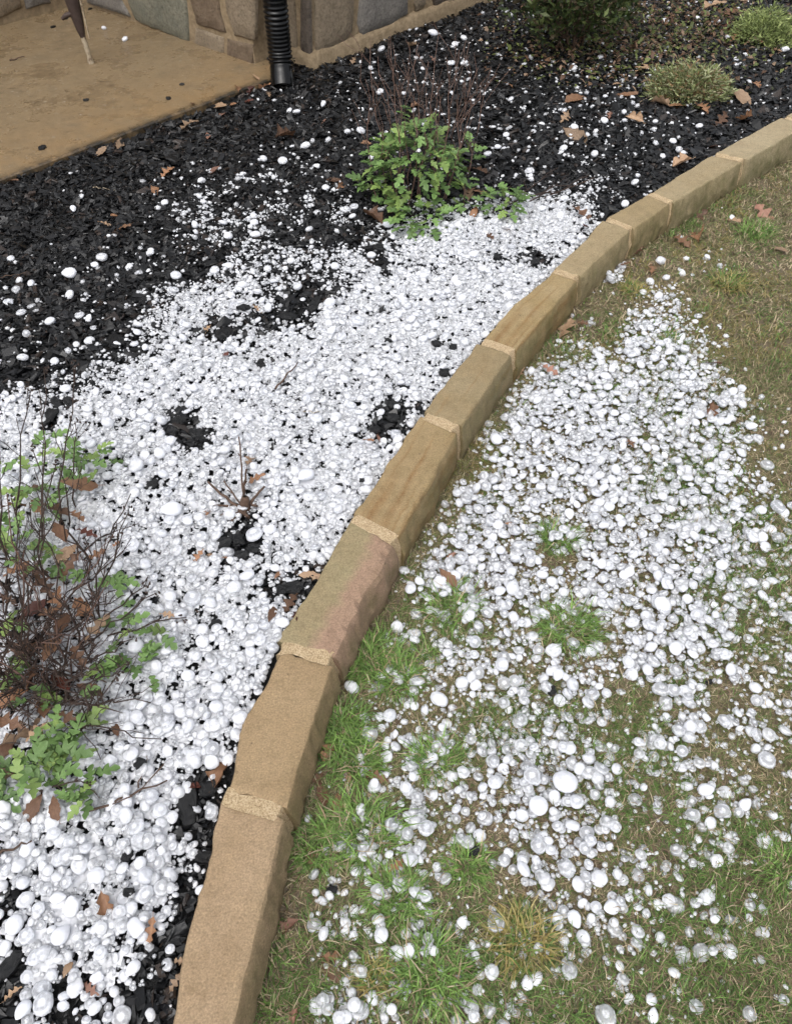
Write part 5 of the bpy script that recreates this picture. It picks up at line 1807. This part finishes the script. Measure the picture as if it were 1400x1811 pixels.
# single long stems one can follow in the picture: (root, height there, tip, height there)
for (a, b, e, f_, hh) in ((75, 960, 78, 652, 0.36), (105, 940, 135, 645, 0.38), (135, 900, 133, 745, 0.22), (20, 960, 55, 690, 0.36), (10, 1040, 0, 700, 0.40), (150, 1090, 205, 935, 0.22), (175, 1060, 228, 905, 0.20), (150, 1120, 260, 1035, 0.16), (160, 1130, 330, 1092, 0.12),
                          (140, 1150, 275, 1050, 0.13), (120, 1190, 235, 1130, 0.13), (180, 1110, 150, 960, 0.20), (60, 1280, 220, 1175, 0.12), (110, 1330, 205, 1200, 0.10), (60, 1400, 150, 1385, 0.06), (40, 1180, 20, 880, 0.34), (90, 1100, 60, 800, 0.36), (40, 1120, 100, 820, 0.34)):
    p0 = U(a, b, ZB + 0.01)
    p1 = U(e, f_, ZB + hh)
    V, Fc = [], []
    path = stem(V, Fc, p0, p1, 0.0026, 0.0011, g, 5, 0.010, 0.075, 5, 1)
    st_ = link('stem', mesh_np('stem', to_parent(V, bush), Fc, M_TWIG, True), bush)
    V, Fc = [], []
    for _ in range(5):
        q = path[-1] + Vector((g.gauss(0, .008), g.gauss(0, .008), g.gauss(0, .010)))
        tube([q, q + Vector((g.gauss(0, .003), g.gauss(0, .003), 0.006))], [0.0028, 0.0012], 5, V, Fc)
    link('seed_head', mesh_np('seed_head', to_parent(V, bush), Fc, M_TWIG, True), st_)
# dense dead sprays low in the bush
V, Fc = [], []
for i in range(22):
    p0 = U(g.uniform(10, 190), g.uniform(1070, 1290), ZB + g.uniform(0.03, 0.10))
    for _ in range(22):
        q = p0 + Vector((g.gauss(0, .022), g.gauss(0, .022), g.gauss(0, .014)))
        e = q + Vector((g.gauss(0, .022), g.gauss(0, .022), g.gauss(0.006, .012)))
        tube([q, q.lerp(e, .5) + Vector((0, 0, .003)), e], [0.0012, 0.0016, 0.0006], 4, V, Fc)
link('dead_sprays', mesh_np('dead_sprays', to_parent(V, bush), Fc, M_TWIG, False), bush)['kind'] = 'stuff'
# its green leaves: clusters (place, spread, number, height above the bed)
for (a, b, sp_, n, hh) in ((115, 800, 46, 20, 0.10), (150, 805, 30, 9, 0.10), (60, 850, 40, 12, 0.09), (30, 920, 40, 12, 0.08), (45, 960, 40, 9, 0.06), (70, 985, 26, 5, 0.06), (95, 990, 26, 7, 0.07), (100, 870, 30, 6, 0.06), (190, 820, 30, 4, 0.03), (205, 1020, 24, 6, 0.06), (160, 1015, 16, 3, 0.05),
                           (235, 1100, 28, 6, 0.05), (275, 1125, 20, 4, 0.05), (195, 1170, 34, 9, 0.05), (255, 1180, 20, 5, 0.04), (265, 1150, 16, 3, 0.05), (30, 1090, 20, 4, 0.05), (25, 1185, 30, 6, 0.05), (120, 1260, 44, 12, 0.05), (70, 1230, 36, 7, 0.05), (110, 1320, 44, 14, 0.06), (60, 1345, 44, 14, 0.06), (25, 1380, 34, 10, 0.05), (90, 1370, 30, 7, 0.04),
                           (140, 1408, 26, 8, 0.06), (165, 1395, 18, 3, 0.05), (10, 1410, 26, 7, 0.04), (270, 1230, 10, 1, 0.03), (212, 1165, 20, 3, 0.05)):
    for _ in range(n):
        p = U(a + g.gauss(0, sp_ * 0.5), b + g.gauss(0, sp_ * 0.4), ZB + hh + g.uniform(-.02, .02))
        put_leaf(bush, p, g.uniform(0, 6.28), g.gauss(0.1, 0.35), g.uniform(0.036, 0.060), g, g.gauss(0, 0.3), 0.25)

# broken stump sticking out of the drift
g = random.Random(5)
cs = ground_at(432, 905)
stump = empty('broken_stump', (cs.x, cs.y, ZB), 'broken brown stump with splayed stub branches in the hail drift', 'stump')
root = Vector((cs.x, cs.y + 0.02, ZB + 0.025))
for (tx_, ty_, hh, r_) in ((368, 852, 0.060, 0.0050), (422, 772, 0.16, 0.0030), (436, 830, 0.085, 0.0040), (372, 896, 0.030, 0.0045), (385, 915, 0.025, 0.0050), (405, 928, 0.020, 0.0060), (396, 850, 0.06, 0.003), (468, 860, 0.045, 0.005), (440, 915, 0.03, 0.007), (455, 895, 0.03, 0.005)):
    tip = U(tx_, ty_, ZB + hh)
    V, Fc = [], []
    stem(V, Fc, root + Vector((g.gauss(0, .012), g.gauss(0, .012), -0.006)), tip, r_ * 0.95, r_ * 0.6, g, 1 if r_ < .0045 else 0, 0.0022, 0.025, 6)
    link('stub', mesh_np('stub', to_parent(V, stump), Fc, M_STICK, True), stump)
V, Fc = [], []
tube([root + Vector((0, 0, -0.03)), root, root + Vector((0.004, 0, 0.022)), root + Vector((0.004, 0, 0.03))], [0.018, 0.015, 0.011, 0.005], 7, V, Fc)
link('crown', mesh_np('crown', to_parent(V, stump), Fc, M_STICK, True), stump)

# loose sticks
TW = [('thin dark stick lying on the hail drift above centre', 487, 690, 527, 645, 0.0030), ('short dark straw lying flat in the middle of the drift', 530, 729, 566, 733, 0.0012), ('long dry branched twig reaching across the hail below the bush', 150, 1438, 298, 1384, 0.0026),
      ('thin upright twig beside the long dry twig', 246, 1395, 262, 1340, 0.0014), ('dry twig lying below the bush at left border', 0, 1512, 60, 1490, 0.0026), ('curved dry straw on mulch below the patio edge', 165, 333, 205, 340, 0.0014), ('short twig on mulch at left border', 0, 492, 48, 486, 0.0016),
      ('thin twig across mulch right of the leafy clump', 960, 352, 1050, 318, 0.0022), ('pale straw lying on lower right grass', 1090, 1350, 1130, 1392, 0.0016), ('pale dry stem on mulch by the far mound', 1130, 182, 1170, 160, 0.0020), ('small bent twig on the drift by the bush', 165, 1278, 190, 1215, 0.0016), ('thin dark twig on patio upper left', 18, 108, 45, 104, 0.004)]
for lab, a, b, e, f_, r_ in TW:
    p0, p1 = ground_at(a, b), ground_at(e, f_)
    V, Fc = [], []
    stem(V, Fc, p0 - p0 + Vector((0, 0, .004)), p1 - p0 + Vector((0, 0, .010)), r_ * 1.1, r_ * 0.6, g, 2 if 'branched' in lab else 0, 0.004, 0.06, 5)
    tag(link('twig', mesh_np('twig', V, Fc, M_STICK if 'pale' not in lab and 'straw' not in lab else M_PALEWOOD, True), loc=p0), lab, 'twig', 'loose twigs')


# ------------------------------------------------------------------ plants at the far side
def sprigs(n, rx, ry, hz, leaf, pal, seed, hollow=0.45, base=0.0, asp=0.35, drop=False):
    """many small leaves filling a mound or crown"""
    g = np.random.default_rng(seed)
    u = g.uniform(0, 2 * math.pi, n)
    cosv = g.uniform(0, 1, n)
    k_ = g.uniform(hollow, 1.0, n) ** 0.6 * (0.62 + 0.62 * vnoise(np.cos(u) * 3, np.sin(u) * 3 + cosv * 4, 1.0, seed) + g.exponential(0.05, n))
    sv = np.sqrt(1 - cosv ** 2)
    if drop:
        cosv = cosv * 2 - 1
        sv = np.sqrt(1 - cosv ** 2)
    c = np.stack([np.cos(u) * sv * rx * k_, np.sin(u) * sv * ry * k_, base + cosv * hz * k_], 1)
    L = leaf * g.uniform(0.6, 1.4, n)
    d = np.stack([np.cos(u) + g.normal(0, .7, n), np.sin(u) + g.normal(0, .7, n), g.normal(0.5, 0.6, n)], 1)
    d /= np.linalg.norm(d, axis=1)[:, None]
    s = np.cross(d, g.normal(0, 1, (n, 3)))
    s /= np.linalg.norm(s, axis=1)[:, None] + 1e-9
    w = (L * asp)[:, None]
    up = np.cross(d, s)
    m = c + d * L[:, None] * 0.5 + up * (L * 0.08)[:, None]
    V = np.stack([c, m - s * w * 0.5, m + s * w * 0.5, c + d * L[:, None]], 1).reshape(-1, 3)
    q = np.array([[0, 2, 1], [1, 2, 3]])
    Fc = (q[None] + (np.arange(n) * 4)[:, None, None]).reshape(-1, 3)
    col = pal[g.integers(0, len(pal), n)] * g.uniform(0.65, 1.35, (n, 1))
    return V, Fc, np.repeat(col, 4, 0)


PAL_EVER = np.array([[0.035, 0.055, 0.016], [0.055, 0.080, 0.024], [0.022, 0.036, 0.012], [0.095, 0.12, 0.038], [0.07, 0.055, 0.03]])
PAL_THY = np.array([[0.14, 0.165, 0.065], [0.21, 0.23, 0.11], [0.10, 0.12, 0.045], [0.28, 0.29, 0.17], [0.18, 0.12, 0.06]])
PAL_THY2 = np.array([[0.17, 0.21, 0.075], [0.25, 0.29, 0.11], [0.12, 0.15, 0.055]])
PAL_LIT = np.array([[0.085, 0.105, 0.03], [0.13, 0.15, 0.045], [0.040, 0.046, 0.02], [0.13, 0.075, 0.042], [0.09, 0.05, 0.03], [0.22, 0.15, 0.10], [0.022, 0.020, 0.014]])

q = U(1003, 92, ZB)
shrub = empty('evergreen_shrub', q, 'dark evergreen shrub with brown stems at the top edge of the bed', 'shrub')
V, Fc, A = sprigs(5200, 0.36, 0.32, 0.30, 0.042, PAL_EVER, 501, 0.35, 0.36, 0.34, drop=True)
f_ = link('foliage', mesh_np('foliage', V, Fc, M_GRASS, False, A), shrub)
f_['kind'] = 'stuff'
g = random.Random(61)
for i in range(9):
    V, Fc = [], []
    stem(V, Fc, Vector((g.gauss(0, .05), g.gauss(0, .03), 0)), Vector((g.gauss(0.0, .14), g.gauss(0, .1), 0.40)), 0.007, 0.003, g, 4, 0.015, 0.18)
    link('stem', mesh_np('stem', V, Fc, M_STICK, True), shrub)
for lab, px_, py_, rx_, hz_, pal, n, sd_ in (('low mounded grey green herb behind the far edging stones', 1222, 178, 0.21, 0.13, PAL_THY, 5200, 511), ('low yellow green mounded herb at the top right corner', 1352, 78, 0.20, 0.15, PAL_THY2, 4200, 512)):
    q = U(px_, py_, ZB)
    e = empty('mounded_herb', (q.x, q.y + 0.06, ZB), lab, 'plant')
    V, Fc, A = sprigs(n, rx_, rx_ * 0.85, hz_, 0.027, pal * 1.25, sd_, 0.3, 0.0, 0.24)
    f_ = link('foliage', mesh_np('foliage', V, Fc, M_GRASS, False, A), e)
    f_['kind'] = 'stuff'
    for i in range(14):
        V, Fc = [], []
        an = g.uniform(0, 6.28)
        stem(V, Fc, Vector((0, 0, 0.01)), Vector((math.cos(an) * rx_ * g.uniform(0.7, 1.25), math.sin(an) * rx_ * 0.85 * g.uniform(0.7, 1.2), g.uniform(0.02, 0.10))), 0.003, 0.0012, g, 3, 0.01, 0.06)
        link('stem', mesh_np('stem', V, Fc, M_PALEWOOD if i % 2 else M_STICK, True), e)

# leaf litter and low creeping leaves under the shrub
g = np.random.default_rng(88)
n = 15000
px = g.uniform(850, 1420, n)
py = g.uniform(-40, 165, n)
den = np.exp(-((px - 1090) / 170) ** 2 - ((py - 60) / 62) ** 2) + 0.55 * np.exp(-((px - 1270) / 90) ** 2 - ((py - 40) / 60) ** 2) + 0.35 * np.exp(-((px - 1290) / 70) ** 2 - ((py - 190) / 30) ** 2)
ok = g.random(n) < den
px, py = px[ok], py[ok]
P = np.array([U(a, b, ZB + 0.012) for a, b in zip(px, py)])
ok = in_bed(P[:, 0], P[:, 1], 0.02)
P = P[ok]
n = len(P)
P[:, 2] = bed_z(P[:, 0], P[:, 1]) + g.uniform(0.008, 0.04, n)
L = g.uniform(0.018, 0.045, n)
yaw = g.uniform(0, 2 * math.pi, n)
d = np.stack([np.cos(yaw), np.sin(yaw), g.normal(0.05, 0.35, n)], 1)
s = np.stack([-np.sin(yaw), np.cos(yaw), g.normal(0, 0.4, n)], 1)
w = (L * g.uniform(0.35, 0.6, n))[:, None] * 0.5
m = P + d * (L * 0.5)[:, None] + np.array([0, 0, 1]) * (L * 0.15)[:, None]
V = np.stack([P, m - s * w, m + s * w, P + d * L[:, None]], 1).reshape(-1, 3)
Fc = (np.array([[0, 2, 1], [1, 2, 3]])[None] + (np.arange(n) * 4)[:, None, None]).reshape(-1, 3)
col = PAL_LIT[g.integers(0, len(PAL_LIT), n)] * g.uniform(0.6, 1.4, (n, 1))
tag(link('leaf_litter', mesh_np('leaf_litter', V, Fc, M_GRASS, False, np.repeat(col, 4, 0))), 'small green and brown leaf litter under the evergreen shrub', 'leaf litter', kind='stuff')
